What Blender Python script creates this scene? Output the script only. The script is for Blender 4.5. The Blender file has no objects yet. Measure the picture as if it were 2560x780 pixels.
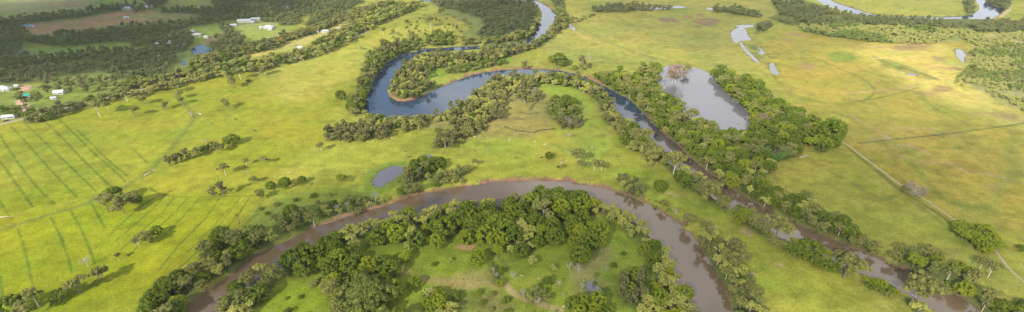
import bpy, math, random
import numpy as np
from mathutils import Vector, Matrix
random.seed(11)
RNG = np.random.default_rng(5)
SC = bpy.context.scene
COL = SC.collection
R = math.radians

# ------------------------------------------------------------------ camera
H, F, TH = 250.0, 1212.0, R(30)
cam_d = bpy.data.cameras.new('camera')
cam = bpy.data.objects.new('camera', cam_d); COL.objects.link(cam)
cam.location = (0, 0, H); cam.rotation_euler = (R(60), 0, 0)
cam_d.sensor_fit = 'HORIZONTAL'; cam_d.sensor_width = 36; cam_d.lens = 36*F/2560
cam_d.clip_start = 1; cam_d.clip_end = 30000
SC.camera = cam

# ------------------------------------------------------------------ sky, sun, exposure
SUN_EL, SHADOW_AZ = R(33), R(57)          # shadows run towards this azimuth (from +x to +y)
SUNV = Vector((-math.cos(SHADOW_AZ)*math.cos(SUN_EL), -math.sin(SHADOW_AZ)*math.cos(SUN_EL), math.sin(SUN_EL)))
w = bpy.data.worlds.new('World'); SC.world = w; w.use_nodes = True
nt = w.node_tree; nt.nodes.clear()
N = nt.nodes.new; L = nt.links.new
out = N('ShaderNodeOutputWorld'); bg = N('ShaderNodeBackground'); L(bg.outputs[0], out.inputs[0])
sky = N('ShaderNodeTexSky'); sky.sky_type = 'NISHITA'; sky.sun_disc = False
sky.sun_elevation = SUN_EL; sky.sun_rotation = math.atan2(SUNV.x, SUNV.y); sky.ozone_density = 3.0; sky.air_density = 1.3; sky.dust_density = 0.6
tc = N('ShaderNodeTexCoord'); mp = N('ShaderNodeMapping'); mp.inputs['Scale'].default_value = (1, 1, 2.2)
L(tc.outputs['Generated'], mp.inputs[0])
no = N('ShaderNodeTexNoise'); no.inputs['Scale'].default_value = 3.2; no.inputs['Detail'].default_value = 7; no.inputs['Roughness'].default_value = 0.58
L(mp.outputs[0], no.inputs['Vector'])
sx = N('ShaderNodeSeparateXYZ'); L(tc.outputs['Generated'], sx.inputs[0])
gr = N('ShaderNodeMapRange'); gr.inputs['From Min'].default_value = -0.34; gr.inputs['From Max'].default_value = 0.02
gr.inputs['To Min'].default_value = -0.30; gr.inputs['To Max'].default_value = 0.14
L(sx.outputs['X'], gr.inputs['Value'])
ad = N('ShaderNodeMath'); ad.operation = 'ADD'; L(no.outputs['Fac'], ad.inputs[0]); L(gr.outputs[0], ad.inputs[1])
cr = N('ShaderNodeMapRange'); cr.inputs['From Min'].default_value = 0.47; cr.inputs['From Max'].default_value = 0.62
L(ad.outputs[0], cr.inputs['Value'])
no2 = N('ShaderNodeTexNoise'); no2.inputs['Scale'].default_value = 7; no2.inputs['Detail'].default_value = 4; L(mp.outputs[0], no2.inputs['Vector'])
cc = N('ShaderNodeMix'); cc.data_type = 'RGBA'; cc.inputs['A'].default_value = (4.2, 4.7, 5.5, 1); cc.inputs['B'].default_value = (9.6, 9.6, 9.6, 1)
L(no2.outputs['Fac'], cc.inputs['Factor'])
mx = N('ShaderNodeMix'); mx.data_type = 'RGBA'
L(cr.outputs[0], mx.inputs['Factor']); L(sky.outputs[0], mx.inputs['A']); L(cc.outputs['Result'], mx.inputs['B'])
L(mx.outputs['Result'], bg.inputs['Color']); bg.inputs['Strength'].default_value = 0.135
sd = bpy.data.lights.new('sun', 'SUN'); sd.energy = 5.0; sd.angle = R(0.6); sd.color = (1.0, 0.93, 0.80)
so = bpy.data.objects.new('sun', sd); COL.objects.link(so)
so.rotation_euler = SUNV.to_track_quat('Z', 'Y').to_euler(); so.location = (-300, -400, 900)
vs = SC.view_settings; vs.view_transform = 'Standard'; vs.look = 'None'; vs.exposure = 0.67; vs.gamma = 1; vs.use_curve_mapping = False
SC.cycles.max_bounces = 5; SC.cycles.diffuse_bounces = 2; SC.cycles.glossy_bounces = 2; SC.cycles.transparent_max_bounces = 8
SC.cycles.volume_bounces = 0; SC.cycles.caustics_reflective = False; SC.cycles.caustics_refractive = False

HAZE = .000035
# clouds: photo point in the middle of their shadow, half sizes in metres, density
CLOUDS = [((40, 70), 400, 250, .0085, 'thick grey cloud over the far farms'), ((430, 15), 320, 230, .0085, 'thick grey cloud over the far wood'), ((190, 130), 230, 90, .0085, 'low cloud over the dark tree belt'),
 ((740, -40), 260, 190, .009, 'cloud over the far farm sheds'), ((1260, 20), 120, 230, .004, 'thin cloud over the far wood by the river'),
 ((1750, 400), 300, 170, .0018, 'thin cloud over the forest and lagoon'), ((2280, 570), 260, 150, .0025, 'thin cloud over the dry flood plain'), ((1330, 640), 190, 75, .003, 'thin cloud over the river island'),
 ((1750, 30), 260, 300, .0018, 'thin cloud over the far flood plain'), ((790, 545), 75, 30, .012, 'small cloud over the grassy hollow'), ((2450, -40), 330, 200, .004, 'cloud over the far river reach')]

# ------------------------------------------------------------------ helpers
def P(x, y, z=0.0):
    """survey point of the photograph -> metres on the plane at height z"""
    u, v = x-1280, y-390
    dy, dz = F*math.cos(TH)-v*math.sin(TH), -F*math.sin(TH)-v*math.cos(TH)
    t = (H-z)/-dz
    return u*t, dy*t
def ppm(y):                                   # photo pixels per metre across, at row y
    return math.cos(TH)*(y+310)/H*1.0
def PW(pts, z=0.0): return np.array([P(a, b, z) for a, b in pts])
def _h(ix, iy, s):
    n = (ix*374761393 + iy*668265263 + s*1442695041).astype(np.int64)
    n = (n ^ (n >> 13))*1274126177 & 0x7fffffff
    n = (n ^ (n >> 16)) & 0xffff
    return n/65535.0
def vn(x, y, s):
    ix = np.floor(x).astype(np.int64); iy = np.floor(y).astype(np.int64)
    fx = x-ix; fy = y-iy; fx = fx*fx*(3-2*fx); fy = fy*fy*(3-2*fy)
    return (_h(ix, iy, s)*(1-fx)+_h(ix+1, iy, s)*fx)*(1-fy)+(_h(ix, iy+1, s)*(1-fx)+_h(ix+1, iy+1, s)*fx)*fy
def fbm(x, y, sc, s=0, o=4):
    a, t, tot = 1.0, 0.0, 0.0
    for i in range(o):
        t = t+a*vn(x/sc+17.3*i, y/sc-9.1*i, s+i*7); tot += a; a *= .5; sc /= 2.03
    return t/tot
def sstep(a, b, x):
    t = np.clip((x-a)/(b-a), 0, 1); return t*t*(3-2*t)
def dpoly(pts, X, Y, closed=True):
    """distance to a polyline, negative inside when closed"""
    d = np.full(X.shape, 1e18); ins = np.zeros(X.shape, bool)
    n = len(pts)
    for i in range(n if closed else n-1):
        ax, ay = pts[i]; bx, by = pts[(i+1) % n]
        ex, ey = bx-ax, by-ay; l = ex*ex+ey*ey+1e-9
        t = np.clip(((X-ax)*ex+(Y-ay)*ey)/l, 0, 1)
        d = np.minimum(d, (X-ax-t*ex)**2+(Y-ay-t*ey)**2)
        if closed and ay != by:
            c = ((ay > Y) != (by > Y)) & (X < (bx-ax)*(Y-ay)/(by-ay)+ax)
            ins ^= c
    d = np.sqrt(d)
    return np.where(ins, -d, d) if closed else d
def smooth(pts, k=2, closed=True):
    for _ in range(k):
        n = len(pts); q = []
        for i in range(n if closed else n-1):
            a, b = pts[i], pts[(i+1) % n]
            q += [a*.75+b*.25, a*.25+b*.75]
        if not closed: q = [pts[0]]+q+[pts[-1]]
        pts = np.array(q)
    return pts

def mesh(name, verts, faces, mat=None, smooth_=False, matidx=None):
    me = bpy.data.meshes.new(name)
    verts = np.asarray(verts, np.float32)
    if isinstance(faces, np.ndarray):
        k = faces.shape[1]; nf = len(faces)
        me.vertices.add(len(verts)); me.vertices.foreach_set('co', verts.ravel())
        me.loops.add(nf*k); me.loops.foreach_set('vertex_index', faces.astype(np.int32).ravel())
        me.polygons.add(nf); me.polygons.foreach_set('loop_start', np.arange(0, nf*k, k, dtype=np.int32))
        me.update(calc_edges=True)
    else:
        me.from_pydata([tuple(v) for v in verts], [], faces); me.update()
    if smooth_: me.polygons.foreach_set('use_smooth', np.ones(len(me.polygons), bool))
    if mat: me.materials.append(mat)
    return me
def link(name, data, parent=None, loc=None, kind=None, label=None, cat=None, group=None):
    o = bpy.data.objects.new(name, data); COL.objects.link(o)
    if parent: o.parent = parent
    if loc is not None: o.location = loc
    if kind: o['kind'] = kind
    if label: o['label'] = label
    if cat: o['category'] = cat
    if group: o['group'] = group
    return o

class MB:
    """collects boxes, tubes and prisms of one part"""
    def __init__(s): s.v, s.f = [], []
    def box(s, x0, x1, y0, y1, z0, z1):
        b = len(s.v); s.v += [(x, y, z) for z in (z0, z1) for x, y in ((x0, y0), (x1, y0), (x1, y1), (x0, y1))]
        s.f += [tuple(b+i for i in q) for q in ((3, 2, 1, 0), (4, 5, 6, 7), (0, 1, 5, 4), (1, 2, 6, 5), (2, 3, 7, 6), (3, 0, 4, 7))]; return s
    def poly(s, vs_, fs):
        b = len(s.v); s.v += vs_; s.f += [tuple(b+i for i in q) for q in fs]; return s
    def tube(s, pts, rad, n=6):
        pts = [Vector(p) for p in pts]; b = len(s.v)
        for i, p in enumerate(pts):
            d = (pts[min(i+1, len(pts)-1)]-pts[max(i-1, 0)]).normalized()
            a = d.orthogonal().normalized(); c = d.cross(a)
            for k in range(n):
                t = 2*math.pi*k/n; s.v.append(tuple(p+(a*math.cos(t)+c*math.sin(t))*rad[i]))
        for i in range(len(pts)-1):
            for k in range(n):
                k2 = (k+1) % n
                s.f.append((b+i*n+k, b+i*n+k2, b+(i+1)*n+k2, b+(i+1)*n+k))
        s.f.append(tuple(b+k for k in range(n))[::-1]); s.f.append(tuple(b+(len(pts)-1)*n+k for k in range(n)))
        return s
    def me(s, name, mat, sm=False): return mesh(name, np.array(s.v), s.f, mat, sm)

# ------------------------------------------------------------------ materials
def newmat(name):
    m = bpy.data.materials.new(name); m.use_nodes = True
    return m, m.node_tree, m.node_tree.nodes['Principled BSDF']
def plain(name, c, rough=.7, c2=None, sc=3.0, metal=0.0):
    m, t, b = newmat(name)
    b.inputs['Roughness'].default_value = rough; b.inputs['Metallic'].default_value = metal
    n = t.nodes.new('ShaderNodeTexNoise'); n.inputs['Scale'].default_value = sc; n.inputs['Detail'].default_value = 5
    tcn = t.nodes.new('ShaderNodeTexCoord'); t.links.new(tcn.outputs['Object'], n.inputs['Vector'])
    r = t.nodes.new('ShaderNodeMix'); r.data_type = 'RGBA'
    c2 = c2 or tuple(v*.75 for v in c)
    r.inputs['A'].default_value = (*c2, 1); r.inputs['B'].default_value = (*c, 1)
    t.links.new(n.outputs['Fac'], r.inputs['Factor']); t.links.new(r.outputs['Result'], b.inputs['Base Color'])
    return m
def leafmat(name, ca, cb, cc_, trans=.25):
    """three leaf colours: which one depends on the tree (object random) and on the clump (noise)"""
    m, t, b = newmat(name); n = t.nodes.new; l = t.links.new
    oi = n('ShaderNodeObjectInfo'); tcn = n('ShaderNodeTexCoord')
    no = n('ShaderNodeTexNoise'); no.inputs['Scale'].default_value = .45; no.inputs['Detail'].default_value = 4; no.inputs['Roughness'].default_value = .7
    l(tcn.outputs['Object'], no.inputs['Vector'])
    m1 = n('ShaderNodeMix'); m1.data_type = 'RGBA'; m1.inputs['A'].default_value = (*ca, 1); m1.inputs['B'].default_value = (*cb, 1)
    l(oi.outputs['Random'], m1.inputs['Factor'])
    mr = n('ShaderNodeMapRange'); mr.inputs['From Min'].default_value = .42; mr.inputs['From Max'].default_value = .68; l(no.outputs['Fac'], mr.inputs['Value'])
    m2 = n('ShaderNodeMix'); m2.data_type = 'RGBA'; m2.inputs['B'].default_value = (*cc_, 1)
    l(mr.outputs[0], m2.inputs['Factor']); l(m1.outputs['Result'], m2.inputs['A'])
    l(m2.outputs['Result'], b.inputs['Base Color'])
    b.inputs['Roughness'].default_value = .7; b.inputs['Specular IOR Level'].default_value = .08
    tr = n('ShaderNodeBsdfTranslucent'); l(m2.outputs['Result'], tr.inputs['Color'])
    ms = n('ShaderNodeMixShader'); ms.inputs[0].default_value = trans
    l(b.outputs[0], ms.inputs[1]); l(tr.outputs[0], ms.inputs[2]); l(ms.outputs[0], t.nodes['Material Output'].inputs['Surface'])
    return m
M = {}
M['broadleaf'] = leafmat('broadleaf_leaves', (.068, .118, .014), (.110, .158, .016), (.22, .245, .022))
M['bright'] = leafmat('bright_leaves', (.140, .200, .016), (.200, .240, .018), (.31, .32, .026))
M['gum'] = leafmat('gum_leaves', (.145, .165, .042), (.205, .210, .056), (.310, .295, .080))
M['oak'] = leafmat('swamp_oak_needles', (.130, .145, .048), (.180, .170, .060), (.240, .225, .080))
M['paper'] = leafmat('paperbark_leaves', (.25, .285, .045), (.33, .345, .065), (.47, .44, .13))
M['dead'] = leafmat('bare_twigs', (.26, .21, .17), (.32, .27, .21), (.30, .25, .17), .1)
M['far'] = leafmat('woodland_leaves', (.080, .115, .042), (.13, .15, .052), (.17, .18, .062))
M['far3'] = leafmat('olive_woodland_leaves', (.125, .14, .045), (.165, .17, .055), (.215, .21, .07))
M['far4'] = leafmat('green_scrub_leaves', (.13, .19, .04), (.19, .23, .05), (.26, .28, .06))
M['far2'] = leafmat('pale_woodland_leaves', (.26, .29, .06), (.33, .33, .09), (.40, .37, .13))
M['bark'] = plain('grey_bark', (.20, .16, .12), .85, (.11, .09, .07), 2)
M['pale_bark'] = plain('pale_bark', (.62, .56, .47), .75, (.40, .34, .27), 1.5)
M['dead_bark'] = plain('dead_wood', (.55, .47, .39), .8, (.33, .27, .22), 2)

def watermat(name, c, c2, rough=.06, bump=.05, far=None):
    m, t, b = newmat(name); n = t.nodes.new; l = t.links.new
    tcn = n('ShaderNodeTexCoord')
    no = n('ShaderNodeTexNoise'); no.inputs['Scale'].default_value = .03; no.inputs['Detail'].default_value = 5; l(tcn.outputs['Object'], no.inputs['Vector'])
    mixc = n('ShaderNodeMix'); mixc.data_type = 'RGBA'; mixc.inputs['A'].default_value = (*c, 1); mixc.inputs['B'].default_value = (*c2, 1)
    l(no.outputs['Fac'], mixc.inputs['Factor']); colr = mixc.outputs['Result']
    if far:                                    # upstream base darkened and blued to paint in sky reflection; muddy brown downstream
        sp = n('ShaderNodeSeparateXYZ'); l(tcn.outputs['Object'], sp.inputs[0])
        mr = n('ShaderNodeMapRange'); mr.inputs['From Min'].default_value = 380; mr.inputs['From Max'].default_value = 560; l(sp.outputs['Y'], mr.inputs['Value'])
        m2 = n('ShaderNodeMix'); m2.data_type = 'RGBA'; l(mr.outputs[0], m2.inputs['Factor']); l(colr, m2.inputs['A']); m2.inputs['B'].default_value = (*far, 1); colr = m2.outputs['Result']
    l(colr, b.inputs['Base Color'])
    b.inputs['Roughness'].default_value = rough; b.inputs['IOR'].default_value = 1.5
    b.inputs['Specular IOR Level'].default_value = .75
    n1 = n('ShaderNodeTexNoise'); n1.inputs['Scale'].default_value = .55; n1.inputs['Detail'].default_value = 3; l(tcn.outputs['Object'], n1.inputs['Vector'])
    n3 = n('ShaderNodeTexNoise'); n3.inputs['Scale'].default_value = .045; n3.inputs['Detail'].default_value = 4; n3.inputs['Distortion'].default_value = 1.2; l(tcn.outputs['Object'], n3.inputs['Vector'])
    rr = n('ShaderNodeMapRange'); rr.inputs['From Min'].default_value = .4; rr.inputs['From Max'].default_value = .65; rr.inputs['To Min'].default_value = .03; rr.inputs['To Max'].default_value = .16; l(n3.outputs['Fac'], rr.inputs['Value']); l(rr.outputs[0], b.inputs['Roughness'])
    bp = n('ShaderNodeBump'); bp.inputs['Strength'].default_value = bump; bp.inputs['Distance'].default_value = .4
    l(n1.outputs['Fac'], bp.inputs['Height']); l(bp.outputs[0], b.inputs['Normal'])
    return m
M['river'] = watermat('muddy_river_water', (.112, .074, .038), (.150, .104, .058), far=(.030, .045, .068))
M['pond'] = watermat('pond_water', (.115, .11, .115), (.17, .155, .155))

# ------------------------------------------------------------------ the lie of the land, surveyed from the photograph
R1_OUT = [(430,800),(447,775),(470,750),(500,727),(533,706),(562,690),(595,662),(635,635),(668,617),(707,600),(743,583),(790,561),(833,547),(867,535),(900,525),(960,508),(1000,495),(1053,480),(1100,470),(1150,461),(1200,455),(1240,449),(1290,446),(1340,445),(1390,447),(1433,451),(1483,458),(1525,468),(1560,478),(1600,494),(1633,512),(1665,528),(1697,550),(1718,570),(1735,585),(1750,605),(1760,625),(1780,655),(1795,682),(1810,712),(1825,742),(1835,770),(1850,820)]
R1_IN = [(500,830),(547,780),(568,752),(590,735),(625,710),(650,690),(690,668),(715,655),(745,640),(785,618),(820,602),(860,590),(905,573),(950,562),(1000,548),(1050,537),(1100,528),(1150,518),(1200,512),(1260,508),(1330,502),(1400,500),(1450,503),(1500,514),(1545,526),(1575,540),(1598,560),(1620,580),(1645,610),(1660,636),(1672,665),(1690,700),(1705,730),(1720,760),(1740,830)]
RIV1 = R1_OUT + R1_IN[::-1]
LOOP_A = [(1060,120),(1043,125),(1017,129),(1000,134),(973,150),(953,167),(940,187),(928,207),(916,227),(906,247),(906,266),(920,284),(950,294),(990,298),(1033,296),(1077,288),(1110,276),(1140,262),(1175,242),(1205,222),(1225,205),(1255,192),(1300,186),(1380,188),(1420,196),(1455,205),(1480,215),(1500,230),(1520,250),(1545,275),(1568,305),(1600,338),(1640,378),(1680,410),(1720,440),(1762,472),(1800,505),(1850,535),(1900,562),(1950,590),(2000,612),(2050,630),(2090,652),(2140,674),(2190,697),(2240,716),(2290,740),(2340,772),(2380,820)]
LOOP_B = [(1053,133),(1030,143),(1013,155),(998,172),(985,190),(972,210),(968,232),(987,247),(1010,250),(1033,246),(1067,231),(1093,217),(1127,203),(1160,190),(1200,179),(1240,173),(1300,168),(1370,170),(1413,175),(1440,181),(1467,192),(1493,203),(1533,223),(1573,244),(1600,268),(1620,290),(1643,315),(1680,346),(1710,373),(1733,394),(1760,416),(1787,437),(1813,458),(1845,478),(1880,497),(1920,520),(1960,540),(2000,557),(2030,571),(2067,585),(2100,597),(2133,612),(2167,626),(2207,642),(2240,656),(2283,674),(2317,687),(2340,700),(2367,716),(2400,733),(2450,768),(2510,820)]
RIV2 = LOOP_A + LOOP_B[::-1]
UP_A = [(1040,120),(1100,116),(1150,113),(1200,112),(1250,108),(1290,104),(1317,96),(1330,86),(1342,66),(1350,50),(1356,36),(1352,22),(1343,10),(1320,3),(1250,0),(1120,0),(1060,3),(1040,-4),(1040,-12)]
UP_B = [(1055,130),(1110,127),(1150,124),(1200,121),(1260,119),(1310,113),(1345,102),(1362,85),(1376,62),(1391,40),(1386,24),(1370,16),(1352,4),(1330,-6),(1250,-9),(1120,-10)]
RIV3 = UP_A + UP_B[::-1]
RIV4 = [(2000,-20),(2040,-2),(2060,10),(2090,22),(2120,28),(2150,36),(2180,42),(2220,45),(2280,47),(2350,47),(2410,46),(2455,47),(2484,45),(2502,33),(2508,22),(2490,12),(2470,4),(2455,-12),(2430,-20),(2440,0),(2450,13),(2443,30),(2413,38),(2350,39),(2280,39),(2220,38),(2185,33),(2150,22),(2110,10),(2080,0),(2060,-20)]
RIVERS = [smooth(PW(p), 1) for p in (RIV1, RIV2, RIV3, RIV4)]
LAKE = [(1653,168),(1673,163),(1700,161),(1725,167),(1753,171),(1783,188),(1797,213),(1825,240),(1855,262),(1875,285),(1884,310),(1880,345),(1850,350),(1800,335),(1750,312),(1710,285),(1690,262),(1665,240),(1645,215),(1642,190)]
POND_OVAL = [(932,450),(943,434),(960,423),(980,415),(1000,415),(1010,421),(1000,434),(982,447),(960,460),(946,470),(935,463)]
PUDDLE = [(1467,700),(1477,702),(1485,697),(1487,712),(1500,720),(1512,733),(1510,742),(1497,737),(1483,727),(1467,722)]
MARSH_A = [(1827,80),(1840,70),(1853,68),(1867,75),(1868,90),(1880,97),(1863,102),(1853,100),(1840,109),(1830,98)]
MARSH_STRIP = [(1850,100),(1858,112),(1868,124),(1880,136),(1898,154),(1894,157),(1876,141),(1862,127),(1850,110)]
MARSH_B = [(1925,156),(1935,157),(1938,170),(1951,182),(1940,187),(1928,181),(1924,167)]
MARSH_C = [(1868,113),(1885,112),(1893,117),(1905,122),(1912,131),(1922,138),(1921,144),(1911,138),(1900,134),(1893,138),(1884,128),(1876,121)]
SWAMP = [(1560,21),(1633,24),(1662,21),(1683,20),(1712,19),(1712,15),(1684,14),(1660,16),(1600,17)]
SWAMP2 = [(1420,49),(1426,58),(1432,66),(1440,73),(1436,76),(1426,68),(1420,58)]
SWAMP3 = [(1765,18),(1780,20),(1790,25),(1780,25),(1768,22)]
POND_R = [(2389,122),(2403,122),(2417,137),(2407,144),(2411,158),(2400,148),(2390,134)]
POND_BL = [(476,124),(490,114),(510,111),(518,118),(533,122),(520,130),(502,140),(486,137)]
POND_BL2 = [(452,152),(462,151),(469,163),(456,164)]
POND_BL3 = [(56,127),(70,127),(71,137),(58,137)]
POOL = [(1066,386),(1077,386),(1078,393),(1067,394)]
MINI1 = [(2183,140),(2191,142),(2192,145),(2185,144)]
MINI2 = [(2266,183),(2290,184),(2292,188),(2268,186)]
SHED_POOL = [(1834,64),(1858,61),(1886,61),(1884,66),(1868,69),(1856,70)]
PONDS = [smooth(PW(p), 2) for p in (LAKE, POND_OVAL, PUDDLE, MARSH_A, MARSH_STRIP, MARSH_B, SWAMP, SWAMP2, SWAMP3, POND_R, POND_BL, POND_BL2, POND_BL3, POOL, MINI1, MINI2, SHED_POOL)]
MARSHC = smooth(PW(MARSH_C), 1)

# grid of the ground: fine where the photograph looks, running out to the horizon
ys = [190.0]
while ys[-1] < 1330: ys.append(ys[-1]+max(1.0, 1.0+(ys[-1]-226)*.0036))
while ys[-1] < 14000: ys.append(ys[-1]*1.10)
back = [170, 140, 90, 0, -150, -400, -900, -2000]
ys = np.array(back[::-1]+ys)
s0 = np.linspace(-1, 1, 1050)
se = np.array([1.05, 1.12, 1.25, 1.5, 2, 3, 5])
sc_ = np.concatenate([-se[::-1], s0, se])
Wd = np.maximum(132+.914*ys, 300)*1.12
GX = sc_[None, :]*Wd[:, None]; GY = np.repeat(ys[:, None], len(sc_), 1)
shape = GX.shape; X = GX.ravel(); Y = GY.ravel()
wob = (fbm(X, Y, 14, 3, 3)-.5)*4.5
dr = np.full(X.shape, 400.0)
def near(pts, pad):
    x0, y0 = pts.min(0)-pad; x1, y1 = pts.max(0)+pad
    return np.nonzero((X > x0) & (X < x1) & (Y > y0) & (Y < y1))[0]
for p in RIVERS:
    i = near(p, 60); dr[i] = np.minimum(dr[i], dpoly(p, X[i], Y[i]))
dr = dr+wob
dp = np.full(X.shape, 400.0)
for p in PONDS:
    i = near(p, 30); dp[i] = np.minimum(dp[i], dpoly(p, X[i], Y[i]))
i = near(MARSHC, 10)
dm = dpoly(MARSHC, X[i], Y[i]); patch = fbm(X[i], Y[i]*.6, 14, 31, 3)
dp[i] = np.minimum(dp[i], np.where((dm < 0) & (patch > .44), -2.0, 3.0))
dp = dp+wob*.5
Z = (fbm(X, Y, 160, 1, 3)-.5)*.7+(fbm(X, Y, 22, 2, 3)-.5)*.35
Z *= sstep(0, 12, np.minimum(dr, dp))
Z -= 3.4*sstep(3.2, -2.0, dr)
Z -= 1.3*sstep(2.0, -1.5, dp)

# --- ground colour (what grows or lies there; one dry-grass patch also has sunlight painted in)
def lerp(C, c, m, i=None):
    c = np.array(c)
    if i is None: C += (c-C)*m[:, None]
    else: C[i] += (c-C[i])*m[:, None]
C = np.empty((len(X), 3)); C[:] = (.215, .220, .036)
nb = fbm(X, Y, 45, 8, 4); nb2 = fbm(X, Y, 9, 9, 3); nb3 = fbm(X, Y, 110, 12, 3)
def zone(px, c, soft=20, amt=1.0, rough=12, noisy=0.0):
    p = smooth(PW(px), 1); i = near(p, soft+rough)
    d = dpoly(p, X[i], Y[i])+(fbm(X[i], Y[i], max(rough*2, 6), 21, 3)-.5)*2*rough
    m = sstep(soft*.5, -soft*.5, d)*amt
    if noisy: m = m*sstep(.5-noisy, .5+noisy, nb2[i]*.6+nb[i]*.4+.02)
    lerp(C, c, m, i)
def line(px, c, wd=1.2, amt=.7, gap=0.0, soft=1.0):
    p = smooth(PW(px), 1, False); i = near(p, wd+soft+3)
    d = dpoly(p, X[i], Y[i], False)+(vn(X[i]/5, Y[i]/5, 4)-.5)*.9
    m = sstep(wd*.5+soft, wd*.5-.2, d)*amt
    if gap: m = m*(1-gap+gap*sstep(.3, .6, vn(X[i]/9, Y[i]/9, 77)))
    lerp(C, c, m, i)
zone([(-200,330),(0,305),(300,235),(560,185),(800,135),(960,60),(1200,40),(1000,110),(880,250),(800,330),(1080,360),(1060,420),(900,500),(700,560),(560,600),(400,800),(-200,800)], (.198,.210,.017), 60)
zone([(-200,500),(300,480),(640,500),(500,620),(380,800),(-200,800)], (.182,.204,.008), 60)
zone([(640,150),(900,110),(1010,60),(1200,40),(1180,60),(1000,100),(900,190),(700,280)], (.315,.300,.060), 60, .6)
zone([(820,330),(1100,330),(1250,290),(1450,200),(1560,330),(1800,480),(2300,800),(1900,800),(1700,560),(1400,440),(1050,470),(700,560),(600,520)], (.222,.238,.030), 30)
zone([(1440,200),(1530,330),(1500,420),(1440,420),(1400,300),(1320,200)], (.205,.245,.032), 25)
zone([(560,780),(800,620),(1100,540),(1550,520),(1700,700),(1700,800)], (.155,.195,.020), 25)
zone([(620,560),(640,520),(760,470),(900,470),(960,500),(800,560),(660,590)], (.135,.180,.028), 14, .8)
zone([(1200,210),(1260,190),(1350,215),(1390,260),(1400,310),(1330,340),(1220,350),(1150,345),(1190,300),(1250,260)], (.215,.190,.050), 16)
zone([(1030,300),(1120,290),(1150,330),(1060,330)], (.190,.180,.055), 10, .8)
zone([(1050,170),(1250,135),(1290,150),(1200,172),(1060,205)], (.150,.215,.030), 12)
zone([(1850,98),(1880,100),(1905,115),(1930,140),(1935,155),(1915,175),(1895,155),(1865,125)], (.135,.150,.050), 5, .8, 5)
line([(1900,158),(1925,175),(1935,200),(1990,235)], (.15,.17,.05), 4, .6, .3, 4)
# far paddocks beyond the road
zone([(-200,-20),(640,-20),(760,90),(450,200),(0,300),(-200,300)], (.130,.165,.038), 30)
zone([(55,60),(180,52),(330,22),(400,28),(500,32),(400,55),(250,66),(150,88),(60,88)], (.215,.150,.065), 14, 1, 14)
zone([(-50,0),(260,-10),(210,25),(100,30),(0,35)], (.155,.165,.065), 14)
zone([(100,8),(220,2),(200,16),(120,20)], (.19,.15,.07), 14, .8)
zone([(310,35),(400,28),(520,28),(460,45),(330,50)], (.22,.195,.060), 12)
zone([(80,108),(150,110),(300,95),(330,105),(300,120),(180,135),(100,140)], (.135,.190,.035), 10)
zone([(400,80),(560,55),(580,75),(560,95),(430,100)], (.150,.200,.035), 10)
zone([(580,60),(700,50),(760,55),(700,90),(640,105),(600,100)], (.200,.225,.045), 12)
zone([(420,0),(520,-5),(535,20),(430,18)], (.170,.190,.045), 8)
zone([(500,95),(590,90),(600,105),(540,118)], (.17,.12,.07), 8)
zone([(600,140),(700,115),(760,88),(900,40),(920,30),(860,75),(760,115),(640,145)], (.305,.275,.080), 12)
zone([(0,215),(110,205),(290,200),(290,225),(190,250),(90,262),(0,275)], (.150,.190,.032), 10)
zone([(46,216),(75,213),(80,222),(55,230)], (.36,.24,.16), 5, .9, 4)
line([(52,252),(56,262),(62,272)], (.45,.30,.22), 8, .9, 0, 3)
zone([(1000,-30),(1350,-20),(1340,60),(1260,100),(1150,100),(1180,60)], (.155,.180,.050), 20)
# flood plain of dry grass on the far side
zone([(1500,-20),(2000,-20),(1900,80),(1900,200),(1650,160),(1400,150),(1300,110),(1400,60)], (.225,.222,.045), 30)
zone([(1900,80),(2100,90),(2560,110),(2700,300),(2560,560),(2400,600),(2200,480),(2100,330),(1900,220)], (.245,.215,.036), 40)
zone([(2120,110),(2380,100),(2400,180),(2560,290),(2560,330),(2350,250),(2250,200)], (.42,.355,.085), 50, .85)  # dry grass, its colour raised to paint in a sunlit patch
zone([(2150,390),(2400,420),(2560,400),(2600,640),(2400,560),(2250,480)], (.235,.205,.030), 40, .9)
zone([(1900,440),(2110,370),(2250,480),(2450,620),(2300,620),(2100,540)], (.215,.225,.030), 30)
zone([(2060,135),(2110,130),(2150,147),(2080,158)], (.140,.190,.030), 10, .8)
zone([(2210,145),(2260,165),(2330,190),(2355,200),(2320,202),(2260,182),(2200,160)], (.170,.190,.035), 8, .7)
for q in ([(1640,43),(1690,45),(1708,55),(1670,58),(1648,51)], [(1705,40),(1722,39),(1730,45),(1712,48)], [(1735,50),(1780,45),(1800,48),(1790,60),(1765,66),(1745,58)], [(1720,64),(1750,64),(1755,68),(1725,70)], [(1735,33),(1755,33),(1760,40),(1740,41)]):
    zone(q, (.185,.120,.070), 8, .85, 10)
for q in ([(1960,78),(2000,82),(2010,92),(1970,90)], [(1940,95),(1990,97),(1985,105),(1950,103)], [(2235,113),(2330,112),(2300,125),(2240,125)], [(2340,143),(2360,140),(2360,148),(2342,150)], [(2300,163),(2390,168),(2400,178),(2310,170)], [(2180,118),(2230,113),(2220,122)], [(2000,155),(2060,165),(2030,180),(1990,170)], [(2550,285),(2500,282),(2470,290),(2520,300),(2560,302)], [(2465,450),(2500,448),(2495,478),(2462,470)], [(2300,225),(2390,215),(2380,225),(2310,240)]):
    zone(q, (.245,.150,.085), 14, .6, 14)
for q in ([(2500,360),(2550,330),(2560,420),(2530,440)], [(2380,500),(2450,510),(2490,495),(2510,430),(2560,425),(2560,440),(2520,450),(2500,510),(2440,525),(2370,515)], [(1700,300),(1700,301),(1702,300)]):
    zone(q, (.145,.170,.030), 14, .65, 8)
DK = (.085, .115, .022)
line([(2147,358),(2190,354),(2220,350),(2300,342),(2380,333),(2440,325),(2500,317),(2600,303)], (.09,.11,.035), 2.2, .8)
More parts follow.
